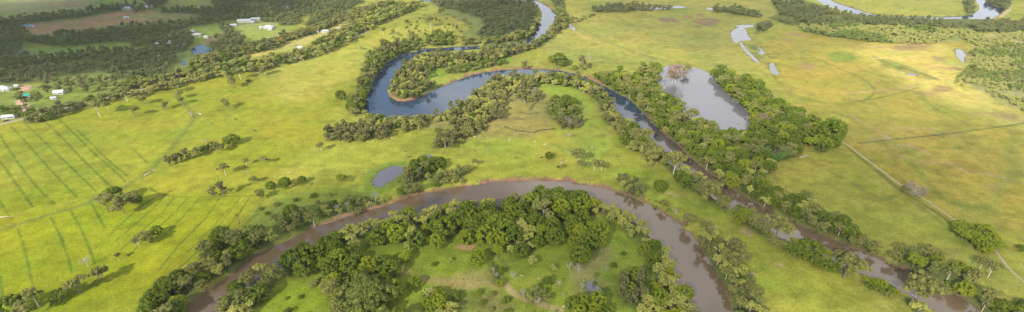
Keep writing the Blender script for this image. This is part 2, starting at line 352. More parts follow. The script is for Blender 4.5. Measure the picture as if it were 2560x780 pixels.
line([(2010,250),(2100,262),(2170,250),(2240,235),(2300,218)], DK, 1.8, .6)
line([(2000,130),(2060,155),(2120,180),(2165,200),(2190,225),(2180,240),(2160,250)], DK, 3.0, .55)
line([(2200,150),(2230,165),(2300,182),(2340,198)], (.11,.15,.03), 6, .6, 0, 4)
line([(2300,230),(2330,270),(2400,300),(2440,325)], (.11,.15,.03), 3, .4, 0, 3)
line([(2270,400),(2300,430),(2330,470),(2360,500),(2420,520),(2480,520)], (.10,.14,.022), 4, .5, 0, 4)
for a in ([(1900,135),(1960,230),(2010,248)], [(2030,410),(2100,440),(2150,470),(2210,500),(2240,510)], [(2160,512),(2200,500),(2240,490)], [(2110,352),(2170,410),(2230,462),(2290,510),(2360,560)], [(2270,380),(2320,368),(2400,370)]):
    line(a, (.13,.15,.028), 2.2, .55, .4, 2)
for a in ([(2180,350),(2215,346),(2222,348)], [(2130,290),(2190,325),(2222,345)], [(2360,330),(2380,334),(2390,340)], [(2240,365),(2290,365),(2330,390),(2360,410)], [(2250,390),(2290,405),(2400,410)], [(2390,420),(2500,440),(2560,460)], [(2230,320),(2340,322)], [(2100,235),(2230,225),(2290,215)], [(2420,285),(2500,282),(2560,270)]):
    line(a, (.32,.21,.12), 2.6, .5, .5, 3)
line([(1437,60),(1460,75),(1500,95),(1520,105),(1560,120),(1640,150)], (.13,.15,.05), 4, .5, 0, 4)
line([(1416,50),(1420,62),(1435,77),(1455,90),(1480,100),(1510,110)], (.40,.26,.15), 1.6, .75, 0, 1.5)
line([(1530,30),(1560,52),(1600,75),(1640,98),(1660,108)], (.11,.15,.03), 2.2, .5, .3, 2)
line([(1600,25),(1640,45),(1700,60)], (.17,.13,.06), 3, .5, .3, 2)
line([(1540,63),(1580,64)], (.12,.14,.04), 3, .6, .2, 3); line([(1540,78),(1570,77)], (.12,.17,.03), 4, .5, .2, 3)
line([(2112,362),(2162,406),(2202,434),(2228,456),(2252,474),(2280,492),(2310,512),(2340,530),(2390,566)], (.075,.10,.02), 1.6, .75, .2, 1.6)
for a in ([(1480,100),(1600,110),(1700,100)], [(1900,300),(2050,290),(2200,300)], [(2000,440),(2100,470),(2200,540)], [(2300,560),(2400,640),(2500,700)], [(1500,430),(1600,470),(1720,560)], [(1650,450),(1800,560),(2000,680),(2200,770)], [(2420,180),(2300,200),(2180,190)]):
    line(a, (.15,.165,.03), 2.0, .4, .5, 2.5)
# the striped paddock
FUR = [[(27,315),(67,357),(123,422),(193,493)], [(60,305),(120,363),(187,427),(240,478)], [(103,295),(147,335),(200,392),(273,463)], [(137,288),(187,335),(233,382),(283,423),(313,453)],
 [(0,338),(23,375),(67,437),(100,477),(140,513)], [(0,403),(20,430),(50,473),(83,518)], [(0,503),(13,525),(30,550)], [(193,325),(240,370),(280,410),(320,440)], [(390,355),(440,330)], [(330,370),(370,408)],
 [(43,570),(60,613),(70,660),(83,717)], [(127,542),(150,587),(167,633),(180,680)], [(177,527),(207,580),(227,630),(237,660)], [(225,500),(240,530),(263,570)], [(0,690),(8,760)]]
for a in FUR: line(a, (.080,.120,.012), 1.1, .85, .25, .8)
FUR2 = [[(413,488),(380,525),(340,560),(290,602)], [(437,490),(400,540),(345,585),(300,627)], [(467,497),(430,540),(370,590),(320,640)], [(498,497),(455,545),(390,610)], [(400,487),(360,510),(320,545),(273,590)],
 [(552,490),(520,540),(480,580),(430,633),(395,680)], [(603,490),(560,550),(487,637),(420,693)], [(627,490),(590,545),(533,610),(470,680),(440,710)], [(575,520),(530,570),(470,630)], [(660,500),(620,560),(560,600)], [(375,470),(400,487),(470,495),(560,490),(630,490)]]
for a in FUR2: line(a, (.080,.115,.012), 1.0, .85, .2, .7)
for k in range(9):
    line([(170+k*34, 262+k*-3+30), (215+k*32, 322-k*4+20), (262+k*33, 372-k*3)], (.15,.175,.02), .8, .35, .5, 1)
for k in range(7):
    line([(700+k*22, 250+k*8), (690+k*20, 300+k*9), (660+k*22, 350+k*7)], (.16,.185,.025), 1.0, .30, .6, 1.2)
TRK = [(-60,600),(0,575),(60,556),(120,538),(180,522),(250,497),(310,468),(350,443),(372,432),(400,402),(450,345),(488,298),(480,280),(462,262),(440,235)]
line(TRK, (.150,.170,.026), 5.5, .75, 0, 2); line(TRK, (.085,.115,.02), 1.2, .6, .2, .6)
line([(0,548),(60,535),(120,520),(200,500),(280,470)], (.20,.20,.03), 4, .4, .3, 3)
for k in range(14):                                  # faint mown bands on the far pasture
    y0 = 205+k*13
    line([(650-k*4, y0+40), (780, y0+12+k*2), (900-k*3, y0-8+k*4)], (.17,.20,.03), 1.6, .30, .5, 2)
for k in range(9):
    line([(620+k*6, 395+k*11), (780, 388+k*12), (930, 402+k*10)], (.16,.19,.028), 1.5, .40, .5, 1.5)
for k in range(8):
    line([(900+k*10,110-k*10), (1000+k*12,106-k*11), (1130,100-k*11)], (.20,.20,.04), 2.2, .4, .4, 3)
for k in range(10):
    line([(240+k*10,345+k*8), (330+k*8,318+k*9), (480,262+k*16)], (.20,.21,.02), 1.3, .28, .6, 1.6)
zone([(900,440),(960,405),(1030,405),(1020,440),(960,490),(915,490)], (.120,.180,.025), 6, .8, 4)
line([(1260,315),(1283,325),(1310,328),(1333,332),(1350,325),(1387,322)], (.05,.06,.03), 2.2, .9, 0, 1)
line([(1255,300),(1280,292),(1310,300)], (.10,.11,.04), 2.5, .6); line([(1300,280),(1320,285),(1345,282)], (.07,.09,.03), 2, .8); line([(1325,275),(1332,262),(1340,258)], (.07,.09,.03), 2.5, .8)
line([(1380,360),(1410,372),(1440,380)], (.11,.17,.03), 5, .6, 0, 3)
zone([(2440,90),(2560,70),(2600,280),(2540,275),(2440,225),(2385,200),(2430,150)], (.270,.250,.085), 14)
zone([(1990,62),(2330,72),(2440,95),(2390,108),(2200,104),(2010,76)], (.210,.215,.060), 10)
zone([(2480,165),(2560,150),(2570,230),(2500,200)], (.36,.28,.13), 14, .8, 10); zone([(2410,85),(2470,95),(2480,108),(2430,100)], (.42,.31,.17), 6, .8, 6)
line([(2515,14),(2525,25),(2500,42)], (.42,.30,.18), 5, .8, 0, 3)
# island: dry gully, paths, bare earth
zone([(965,655),(1000,665),(1040,690),(1100,700),(1200,695),(1250,700),(1250,715),(1160,722),(1100,712),(1030,695),(980,675)], (.235,.190,.070), 8, .9, 5)
zone([(1160,675),(1240,665),(1240,705),(1130,712)], (.215,.200,.055), 8, .8, 5)
zone([(1210,740),(1260,735),(1290,780),(1200,790)], (.245,.195,.080), 8, .8, 5)
line([(1245,700),(1265,715),(1300,742),(1330,752),(1400,775)], (.30,.22,.11), 3.5, .7, .2, 2)
zone([(1060,725),(1250,730),(1300,770),(1250,800),(1130,760)], (.110,.130,.030), 10, .8, 6)
zone([(1145,612),(1185,610),(1185,622),(1160,628),(1143,620)], (.34,.22,.12), 3, .9, 2)
zone([(1470,600),(1530,615),(1520,650),(1480,680),(1530,720),(1520,780),(1430,760),(1440,700)], (.185,.165,.065), 10, .7, 8)
zone([(1430,540),(1460,540),(1455,546),(1428,545)], (.33,.20,.11), 3, .8, 2)
zone([(600,760),(700,700),(850,720),(850,800),(600,800)], (.165,.225,.014), 20, .8)
for q in ((1660,725),(1740,670),(1790,680),(1970,620),(2000,632),(1865,572),(1875,582),(1765,548),(1790,568),(1890,672),(1880,685),(1940,660),(1670,480),(1695,488),(2430,610)):
    a, b = q; zone([(a-10,b-4),(a+10,b-2),(a+8,b+5),(a-8,b+3)], (.36,.26,.13), 4, .7, 5)
# wooded floor
def woodfloor(px): zone(px, (.070,.085,.024), 8, .85, 5)

# --- woods: canopy outlines of the photograph (px) -> trees
WOODS = []   # name of the stand, canopy outline, {kind: weight}, crown width m (min, max), spacing factor, label place, group
def wood(px, mix, wr, sp, place, floor=True, stuff=None, z=6.5, n=None):
    WOODS.append((px, mix, wr, sp, place, stuff, z, n))
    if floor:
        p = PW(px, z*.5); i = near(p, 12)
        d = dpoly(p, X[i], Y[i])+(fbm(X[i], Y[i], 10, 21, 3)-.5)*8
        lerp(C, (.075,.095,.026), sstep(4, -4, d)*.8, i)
GUM, BRD, OAK, PAP, BRI, DEA, BUS = 'gum_tree', 'broadleaf_tree', 'swamp_oak', 'paperbark_tree', 'bright_tree', 'dead_tree', 'bush'
# island belt along the lower river
wood([(555,775),(562,740),(600,700),(640,665),(668,655),(690,668),(685,700),(660,740),(610,790),(560,800)], {PAP:3,GUM:3,BRD:2}, (9,15), .62, 'at the lower tip of the river island')
wood([(700,660),(735,628),(800,598),(860,572),(905,560),(880,600),(820,625),(790,640),(770,670),(730,680)], {BRD:5,PAP:2}, (11,16), .62, 'along the island shore below the reed flat')
wood([(880,562),(940,538),(1000,527),(1080,520),(1150,500),(1230,490),(1240,510),(1160,520),(1080,545),(1000,550),(900,580)], {PAP:5,GUM:1,BRI:1}, (8,13), .60, 'fringing the island shore inside the lower bend')
wood([(940,560),(1000,548),(1060,545),(1090,545),(1150,520),(1200,510),(1195,580),(1150,570),(1120,590),(1060,570),(1040,610),(990,600),(930,605)], {BRD:6,BRI:2,PAP:1}, (12,18), .60, 'in the dense dark thicket behind the island shore')
wood([(1200,510),(1260,495),(1340,485),(1430,488),(1480,500),(1480,540),(1440,545),(1400,550),(1370,575),(1330,590),(1290,605),(1230,600),(1200,580)], {BRD:7,BRI:2,PAP:1,GUM:1}, (12,19), .60, 'in the domed thicket on top of the island bend')
wood([(1440,488),(1500,502),(1560,517),(1600,537),(1615,562),(1585,590),(1550,545),(1500,525),(1460,510)], {PAP:6,BRI:1}, (8,12), .60, 'in the pale fringe at the island corner')
wood([(1430,550),(1470,545),(1505,560),(1512,590),(1480,612),(1450,600),(1435,585)], {BRD:3,BRI:2,GUM:1}, (11,16), .60, 'in the clump inside the island corner')
wood([(1590,560),(1618,562),(1650,592),(1665,620),(1690,647),(1690,672),(1712,715),(1735,765),(1742,800),(1600,800),(1600,765),(1632,725),(1640,690),(1625,640),(1600,600)], {PAP:6,BRI:2,BRD:1}, (8,13), .58, 'in the pale belt along the island side of the river')
wood([(1555,690),(1590,665),(1625,680),(1620,720),(1600,760),(1560,750),(1550,720)], {GUM:2,OAK:3,DEA:1,BRI:1}, (8,12), .65, 'in the brownish scrub beside the pale island belt')
wood([(800,650),(850,615),(890,610),(895,640),(860,680),(830,700),(800,690)], {BRD:5,BRI:2}, (11,16), .66, 'beside the giant spreading tree on the island')
wood([(820,700),(850,710),(900,650),(960,655),(1000,680),(990,720),(960,740),(960,770),(1000,800),(830,800)], {BRD:4,GUM:2,BRI:1}, (10,16), .66, 'crowding round the giant spreading tree')
wood([(1060,725),(1100,715),(1130,740),(1140,780),(1070,780)], {PAP:3,BRI:2,GUM:1}, (7,11), .66, 'in the light scrub below the dry gully')
wood([(1425,745),(1450,735),(1500,745),(1520,770),(1500,790),(1440,790)], {BRI:3,BRD:1}, (9,13), .60, 'in the bright green clump by the island puddle')
wood([(1305,722),(1365,718),(1375,745),(1330,752)], {DEA:3,GUM:1}, (6,8), .62, 'in the bare pale-stemmed thicket on the island')
wood([(1225,640),(1255,665),(1255,700),(1235,690)], {BUS:3,DEA:1,BRI:1}, (4,7), .8, 'beside the bare earth at the middle of the island')
wood([(1240,560),(1350,560),(1350,600),(1320,630),(1270,620)], {GUM:1,PAP:1,BRD:3}, (9,13), .72, 'on the ragged inner edge of the island thicket')
# lower bank near the striped paddock
wood([(345,790),(380,725),(430,693),(500,670),(520,690),(470,735),(430,800)], {BRD:5,BRI:1,PAP:2,GUM:2}, (10,16), .60, 'on the river bank under the striped paddock')
wood([(500,665),(518,620),(555,590),(580,577),(640,577),(690,590),(695,612),(650,628),(612,650),(560,680),(520,695)], {BRD:4,GUM:3,PAP:2,BRI:1}, (10,16), .60, 'on the wooded bend between paddock and river')
wood([(690,535),(720,525),(770,530),(790,555),(740,570),(700,565)], {GUM:3,BRD:2,BRI:1}, (9,14), .65, 'on the bank clump below the shaded hollow')
wood([(790,500),(870,485),(960,490),(975,505),(900,525),(800,535)], {GUM:3,PAP:1,DEA:1,BUS:2}, (6,10), .85, 'in thin scrub on the bank of the shaded hollow')
wood([(1000,470),(1010,440),(1030,410),(1060,395),(1100,385),(1112,410),(1080,425),(1050,445),(1050,480),(1010,495)], {BRD:3,GUM:3,OAK:1}, (9,14), .62, 'in the grove beside the oval pond')
wood([(1070,430),(1170,410),(1160,440),(1080,455)], {GUM:3,BUS:2,PAP:1}, (6,10), .9, 'on the river bank past the oval pond grove')
# scrub between loops
wood([(905,275),(935,288),(1000,292),(1090,282),(1140,262),(1180,240),(1210,210),(1240,190),(1300,184),(1345,190),(1340,212),(1290,212),(1262,230),(1255,275),(1235,290),(1190,300),(1130,290),(1060,300),(1000,312),(930,310)], {OAK:2,PAP:3,GUM:3,BRD:1}, (8,12), .60, 'on the inner bank of the big upper loop')
wood([(815,345),(815,325),(870,315),(920,308),(980,318),(970,335),(905,345)], {OAK:5,GUM:1}, (8,11), .55, 'in the brown tree line running from the loop')
wood([(1000,310),(1060,300),(1055,315),(1005,322)], {PAP:2,GUM:2,BUS:1}, (6,9), .8, 'beside the brown tree line')
wood([(1130,295),(1230,290),(1200,318),(1165,335),(1130,360),(1080,365),(1072,348),(1110,330)], {PAP:2,GUM:2,OAK:2}, (8,12), .62, 'on the spur of trees running down from the loop')
wood([(1265,215),(1340,205),(1355,240),(1310,250),(1290,235)], {OAK:2,GUM:2,DEA:1}, (6,9), .85, 'in sparse scrub inside the second bend')
wood([(1370,260),(1378,242),(1400,238),(1440,248),(1442,272),(1420,290),(1385,290),(1370,278)], {BRD:3,GUM:2}, (10,14), .58, 'in the dark clump on the bright meadow')
wood([(1395,300),(1420,292),(1455,295),(1455,308),(1410,318)], {OAK:3,DEA:1}, (7,10), .65, 'in the brown scrub below the dark clump')
wood([(1335,183),(1380,180),(1430,188),(1480,205),(1510,225),(1532,255),(1550,290),(1572,330),(1600,345),(1640,375),(1635,390),(1590,372),(1560,350),(1540,320),(1510,290),(1500,255),(1470,225),(1400,205),(1345,200)], {GUM:3,BRD:2,OAK:1,PAP:2}, (9,13), .62, 'on the meadow side of the narrow river')
# peninsula and upper loop
wood([(972,215),(985,185),(1015,155),(1060,135),(1100,130),(1200,128),(1290,120),(1292,130),(1240,142),(1150,150),(1110,158),(1075,170),(1062,200),(1095,208),(1060,228),(1035,242),(985,243),(972,232)], {OAK:3,GUM:2,PAP:2,BRD:1}, (8,12), .58, 'on the wooded peninsula of the upper loop')
wood([(1110,165),(1240,142),(1245,158),(1120,178)], {GUM:2,OAK:1,BRD:2}, (7,10), .85, 'in the row across the peninsula meadow')
wood([(872,262),(893,215),(913,175),(918,134),(955,115),(1010,96),(1022,122),(985,140),(952,162),(938,195),(915,232),(905,268),(888,284)], {BRD:5,GUM:2,OAK:2}, (10,14), .54, 'on the outer bank of the upper loop')
wood([(1020,85),(1035,80),(1045,100),(1065,118),(1028,122)], {GUM:1,BRD:1}, (9,12), .7, 'at the head of the upper loop')
wood([(1070,90),(1090,78),(1125,82),(1132,105),(1100,112),(1072,108)], {BRD:3,GUM:1}, (10,13), .6, 'in the tall dark clump above the upper loop')
wood([(1155,95),(1190,92),(1200,108),(1160,110)], {GUM:2,BRD:1}, (9,12), .65, 'beside the tall dark clump above the loop')
wood([(1200,110),(1200,97),(1260,90),(1310,80),(1330,70),(1345,35),(1358,45),(1352,66),(1335,85),(1290,105),(1240,112)], {PAP:2,GUM:2,BRD:1}, (9,12), .58, 'on the inside bank of the far river bend')
wood([(1200,122),(1260,120),(1310,112),(1345,100),(1365,84),(1385,60),(1395,40),(1390,20),(1412,20),(1418,60),(1390,80),(1345,112),(1270,130),(1200,132)], {GUM:3,OAK:2,BRD:2}, (9,12), .6, 'on the open side of the far river bend')
# big forest between narrow river and lagoon
wood([(1478,190),(1500,182),(1545,180),(1580,178),(1610,165),(1640,155),(1650,170),(1645,215),(1680,243),(1700,245),(1740,290),(1780,305),(1830,325),(1880,332),(1920,345),(1990,350),(1998,385),(1950,398),(1922,425),(1903,440),(1945,475),(1950,520),(1900,500),(1850,470),(1800,440),(1750,405),(1720,380),(1680,340),(1640,308),(1600,265),(1545,225),(1510,212)], {BRD:9,GUM:5,BRI:2,PAP:1}, (10,15), .60, 'in the forest between the narrow river and the lagoon')
wood([(1782,178),(1800,168),(1850,188),(1893,205),(1905,232),(1955,258),(2030,290),(2105,318),(2100,345),(2060,372),(2020,350),(1960,340),(1885,330),(1890,285),(1845,250),(1805,222),(1782,195)], {BRD:7,BRI:3,GUM:2}, (11,16), .58, 'in the grove on the far shore of the lagoon')
wood([(1945,470),(1990,480),(2035,495),(2045,520),(2095,535),(2130,565),(2160,595),(2210,618),(2205,640),(2130,605),(2060,582),(2000,553),(1950,530)], {GUM:4,BRD:4,BRI:1,PAP:2}, (9,14), .60, 'along the narrow river past the forest')
wood([(2235,618),(2290,615),(2350,625),(2375,650),(2440,672),(2450,700),(2440,725),(2490,735),(2530,765),(2575,740),(2600,800),(2480,800),(2400,740),(2330,695),(2245,655)], {GUM:5,BRD:2,BRI:2}, (9,14), .66, 'on the lowest reach of the narrow river')
wood([(2165,680),(2240,710),(2290,738),(2280,750),(2230,725),(2160,695)], {BRI:2,BUS:2}, (6,8), .6, 'in the bright green hedge on the narrow river')
wood([(1600,340),(1650,375),(1660,395),(1630,385),(1600,365)], {GUM:1,BRD:1}, (10,13), .7, 'near the sharp bend on the meadow side')
wood([(1745,580),(1765,562),(1800,580),(1850,595),(1865,625),(1862,655),(1870,690),(1900,725),(1915,800),(1840,800),(1822,745),(1795,690),(1765,635)], {GUM:5,PAP:3,OAK:1,BRI:1}, (9,13), .62, 'on the meadow bank across from the island belt')
wood([(1545,440),(1590,445),(1612,470),(1600,482),(1560,465)], {OAK:1,PAP:2,GUM:1}, (6,9), .7, 'on the eroded bank of the lower bend')
wood([(1735,450),(1790,460),(1815,500),(1790,495),(1740,475)], {GUM:3,BRD:1}, (9,12), .65, 'on the water side of the bright meadow strip')
wood([(1835,520),(1900,510),(1930,545),(1985,570),(1970,600),(1900,570),(1850,545)], {GUM:4,BRD:1,BRI:1}, (9,13), .66, 'on the bulge of the bright meadow strip')
wood([(2385,560),(2420,552),(2480,585),(2500,610),(2470,618),(2420,595)], {BRI:5,BRD:1}, (10,13), .58, 'in the yellow-green clump on the dirt track')
wood([(1560,290),(1600,318),(1640,356),(1680,388),(1720,418),(1762,450),(1800,483),(1835,510),(1820,525),(1780,500),(1740,474),(1700,445),(1660,408),(1620,372),(1580,335)], {GUM:5,BRD:2,PAP:1}, (11,15), .62, 'on the shoulder of meadow above the narrow river')
wood([(1850,515),(1900,540),(1950,568),(2000,592),(2050,608),(2090,632),(2140,654),(2140,680),(2090,668),(2040,650),(1990,628),(1940,604),(1890,574),(1850,545)], {GUM:3,BRD:3,BRI:1}, (9,14), .66, 'edging the bright meadow strip downstream')
wood([(880,640),(1000,620),(1180,600),(1380,600),(1560,580),(1600,640),(1560,700),(1400,700),(1250,660),(1050,650),(960,650)], {BUS:4,BRI:3,BRD:2,PAP:1}, (4,9), 2.3, 'dotted over the upper island meadow', False)
wood([(680,770),(740,720),(830,690),(1000,740),(1060,780)], {BUS:4,BRI:3}, (4,8), 2.2, 'dotted over the lower island grass', False)
wood([(1150,720),(1420,710),(1560,640),(1560,790),(1150,790)], {BUS:5,BRI:2,DEA:1,PAP:1}, (4,8), 1.9, 'dotted round the weedy gully of the island', False)
wood([(1400,20),(1440,45),(1470,35),(1500,25),(1440,50),(1405,50)], {OAK:1,BUS:2}, (6,9), .9, 'along the speckled swamp edge', False)
wood([(640,500),(780,470),(900,470),(960,490),(800,530),(680,560)], {BUS:4,GUM:1}, (4,7), 2.4, 'dotted over the shaded hollow', False)
wood([(960,95),(1060,30),(1180,50),(1170,90),(1060,85)], {GUM:3,BUS:2}, (5,9), 2.6, 'dotted over the far bright pasture', False)
wood([(1533,205),(1573,224),(1620,272),(1680,328),(1733,376),(1787,420),(1845,462),(1920,502),(2000,540),(2067,566),(2133,592),(2207,622),(2283,652),(2340,678),(2400,710),(2460,750),(2520,800),(2480,790),(2400,736),(2340,704),(2283,678),(2207,646),(2133,616),(2067,589),(2000,561),(1920,524),(1845,483),(1787,442),(1733,398),(1680,350),(1620,294),(1573,250),(1533,230)], {GUM:4,BRD:3,PAP:1}, (7,10), .66, 'leaning over the far bank of the narrow river', False)
wood([(1175,238),(1235,190),(1275,195),(1262,240),(1255,285),(1200,305),(1160,290)], {PAP:3,GUM:3,OAK:1}, (8,12), .56, 'in the widest part of the scrub between the loops')
# road belts and far gardens
wood([(470,142),(540,132),(600,114),(660,100),(720,84),(780,64),(850,36),(900,18),(960,2),(1000,2),(950,18),(880,42),(820,62),(790,76),(720,96),(680,116),(640,124),(590,134),(520,154),(470,163)], {GUM:4,OAK:2,BRD:1}, (8,12), .62, 'in the far tree belt behind the yellow paddock')
wood([(470,168),(560,154),(640,145),(700,134),(760,124),(800,98),(840,72),(880,52),(920,28),(980,12),(1050,3),(1060,8),(1000,33),(960,50),(905,78),(880,95),(830,120),(760,142),(700,157),(640,172),(570,180),(500,192),(450,207),(400,217),(330,230),(300,215),(320,200),(360,192),(420,188)], {GUM:5,PAP:3,BRD:2}, (9,13), .64, 'in the long tree belt beside the farm road')
wood([(60,285),(110,275),(150,258),(200,245),(290,222),(330,230),(280,243),(220,258),(160,277),(120,288),(70,302)], {GUM:4,BRD:2,OAK:1}, (8,12), .8, 'in the thin belt between houses and striped paddock')
wood([(0,255),(40,262),(60,245),(110,240),(50,225),(30,230),(90,285),(0,285)], {GUM:2,BRD:2,BUS:1}, (7,10), 1.1, 'in the gardens round the far houses')
wood([(90,195),(290,185),(300,210),(200,225),(100,225)], {GUM:2,OAK:3}, (8,12), 1.25, 'on the half-shaded lawn behind the white-roofed house', False)
# masses too far off to count
FW = 'far_woodland'
for q in ([(30,45),(110,32),(200,28),(260,14),(320,8),(330,18),(270,25),(200,38),(120,48),(60,52)], [(330,12),(356,10),(362,22),(340,26)], [(360,2),(400,-8),(420,0),(400,14),(370,16)],
  [(60,90),(130,85),(200,72),(260,68),(330,60),(420,52),(540,35),(545,50),(480,60),(420,80),(380,105),(330,112),(320,100),(240,102),(150,112),(60,100)],
  [(-60,40),(50,45),(60,60),(60,85),(50,110),(55,140),(100,140),(200,125),(240,120),(330,120),(400,112),(440,140),(450,160),(440,185),(380,190),(300,192),(250,168),(150,182),(60,200),(-60,205)],
  [(530,-12),(640,-14),(760,-14),(860,-12),(910,0),(830,27),(790,27),(760,35),(745,48),(700,50),(660,52),(640,40),(580,45),(545,50),(535,25)], [(400,18),(440,18),(520,20),(535,28),(530,33),(480,30),(400,28)],
  [(400,95),(440,78),(475,75),(485,95),(470,120),(440,125),(410,115)], [(535,85),(600,80),(610,95),(600,108),(540,105)], [(530,100),(590,118),(560,130),(520,120)], [(545,50),(575,60),(600,100),(585,112),(555,80)],
  [(760,60),(780,35),(850,20),(900,0),(860,30),(820,50),(780,62)], [(700,50),(760,48),(740,60),(700,58)]):
    wood(q, {}, (7,14), .90, '', True, FW, 6)
for q in ([(1060,-12),(1180,-12),(1330,-12),(1345,20),(1342,55),(1322,75),(1260,88),(1205,95),(1190,80),(1215,65),(1205,45),(1170,30),(1100,15)], [(1375,-12),(1405,0),(1412,20),(1392,20)]):
    wood(q, {}, (9,12), .66, '', True, FW, 6)
for q in ([(1480,18),(1540,8),(1640,8),(1680,10),(1680,18),(1600,22),(1540,25),(1485,26)], [(1780,14),(1850,18),(1900,30),(1905,38),(1850,32),(1790,25)], [(1925,-10),(1960,5),(2000,-5),(2050,10),(2100,28),(2180,40),(2300,44),(2420,44),(2480,44),(2560,50),(2560,75),(2450,75),(2330,62),(2200,58),(2080,56),(2000,60),(1980,60),(1920,42),(1950,28)], [(1895,60),(1900,50),(1930,45),(1930,60),(1905,75),(1890,82)], [(2440,-12),(2430,8),(2440,22),(2425,38),(2380,38),(2425,30),(2410,0)], [(2470,-12),(2525,-10),(2525,15),(2508,25),(2490,10),(2470,2)]):
    wood(q, {}, (9,12), .62, '', True, FW, 6)
for q in ([(1995,58),(2080,56),(2200,60),(2330,64),(2440,78),(2470,95),(2450,112),(2425,100),(2390,82),(2370,92),(2330,106),(2200,103),(2080,88),(2010,75)], [(2470,95),(2560,75),(2600,270),(2560,275),(2480,240),(2420,215),(2385,200),(2410,180),(2425,160),(2440,140),(2425,130),(2450,112)]):
    wood(q, {}, (6,10), .68 if q[0][0] == 1995 else .84, '', q[0][0] == 1995, 'far_paperbark_woodland', 4)

# dirt tracks, road
TRACK = [(2100,348),(2133,372),(2167,399),(2207,428),(2233,448),(2257,465),(2290,484),(2317,500),(2343,519),(2390,552),(2430,582),(2470,606),(2487,622),(2505,650),(2530,678),(2560,703),(2620,750)]
ROAD = [(-120,342),(0,311),(55,297),(110,283),(170,268),(240,250),(300,238),(330,230),(353,224),(400,215),(457,204),(500,195),(535,187),(580,179),(640,168),(700,155),(760,139),(820,122),(870,100),(920,78)]
# bank colours
ed = dr+(nb2-.5)*3
lerp(C, (.125,.100,.050), sstep(2.6, -.2, ed)*(.55+.45*sstep(.4, .6, nb)))
def bank(px, wdt=3.6, c=(.20,.118,.068)):
    p = smooth(PW(px), 1); i = near(p, 5)
    d = dpoly(p, X[i], Y[i]); m = sstep(2, -2, d)*sstep(wdt, wdt-2.5, dr[i]+(nb2[i]-.5)*9)*sstep(-3, -.5, dr[i]+3)*(.35+.65*sstep(.38, .52, vn(X[i]/7, Y[i]/7, 91)))
    lerp(C, c, m*.9, i)
bank([(960,470),(1100,445),(1250,425),(1400,428),(1560,455),(1700,520),(1760,580),(1720,590),(1640,530),(1480,480),(1340,460),(1100,490),(960,520)])
bank([(770,540),(980,475),(980,510),(780,575)], 3.5, (.30,.18,.10))
bank([(1100,195),(1200,160),(1400,158),(1520,205),(1500,225),(1400,190),(1200,190),(1100,220)], 6)
bank([(1600,250),(1780,410),(1960,520),(2100,580),(2430,720),(2560,820),(2400,760),(2060,610),(1800,480),(1600,310)], 2.2, (.125,.085,.050))
bank([(960,225),(1040,235),(1050,255),(980,255)], 6)
bank([(1350,-5),(1380,0),(1400,20),(1360,20)], 7)
lerp(C, (.10,.13,.035), sstep(4, 1, dp+(nb2-.5)*2)*.7)
lerp(C, (.13,.10,.07), sstep(.2, -1.5, dp))
# broad variation
C *= (1+(nb3-.5)*.28)[:, None]
C[:, 0] *= 1+(nb-.5)*.42; C[:, 1] *= 1+(nb-.5)*.16; C *= (1+(nb2-.5)*.36)[:, None]
st_ = fbm(X*.30, Y, 16, 61, 4); C[:, 0] *= 1+(st_-.5)*.30; C[:, 2] *= 1+(st_-.5)*.5
st2 = fbm(X*.5+Y*.35, Y*.9-X*.2, 12, 63, 3); C *= (1-.16*sstep(.56, .70, st2))[:, None]
C = np.clip(C, .004, .9)

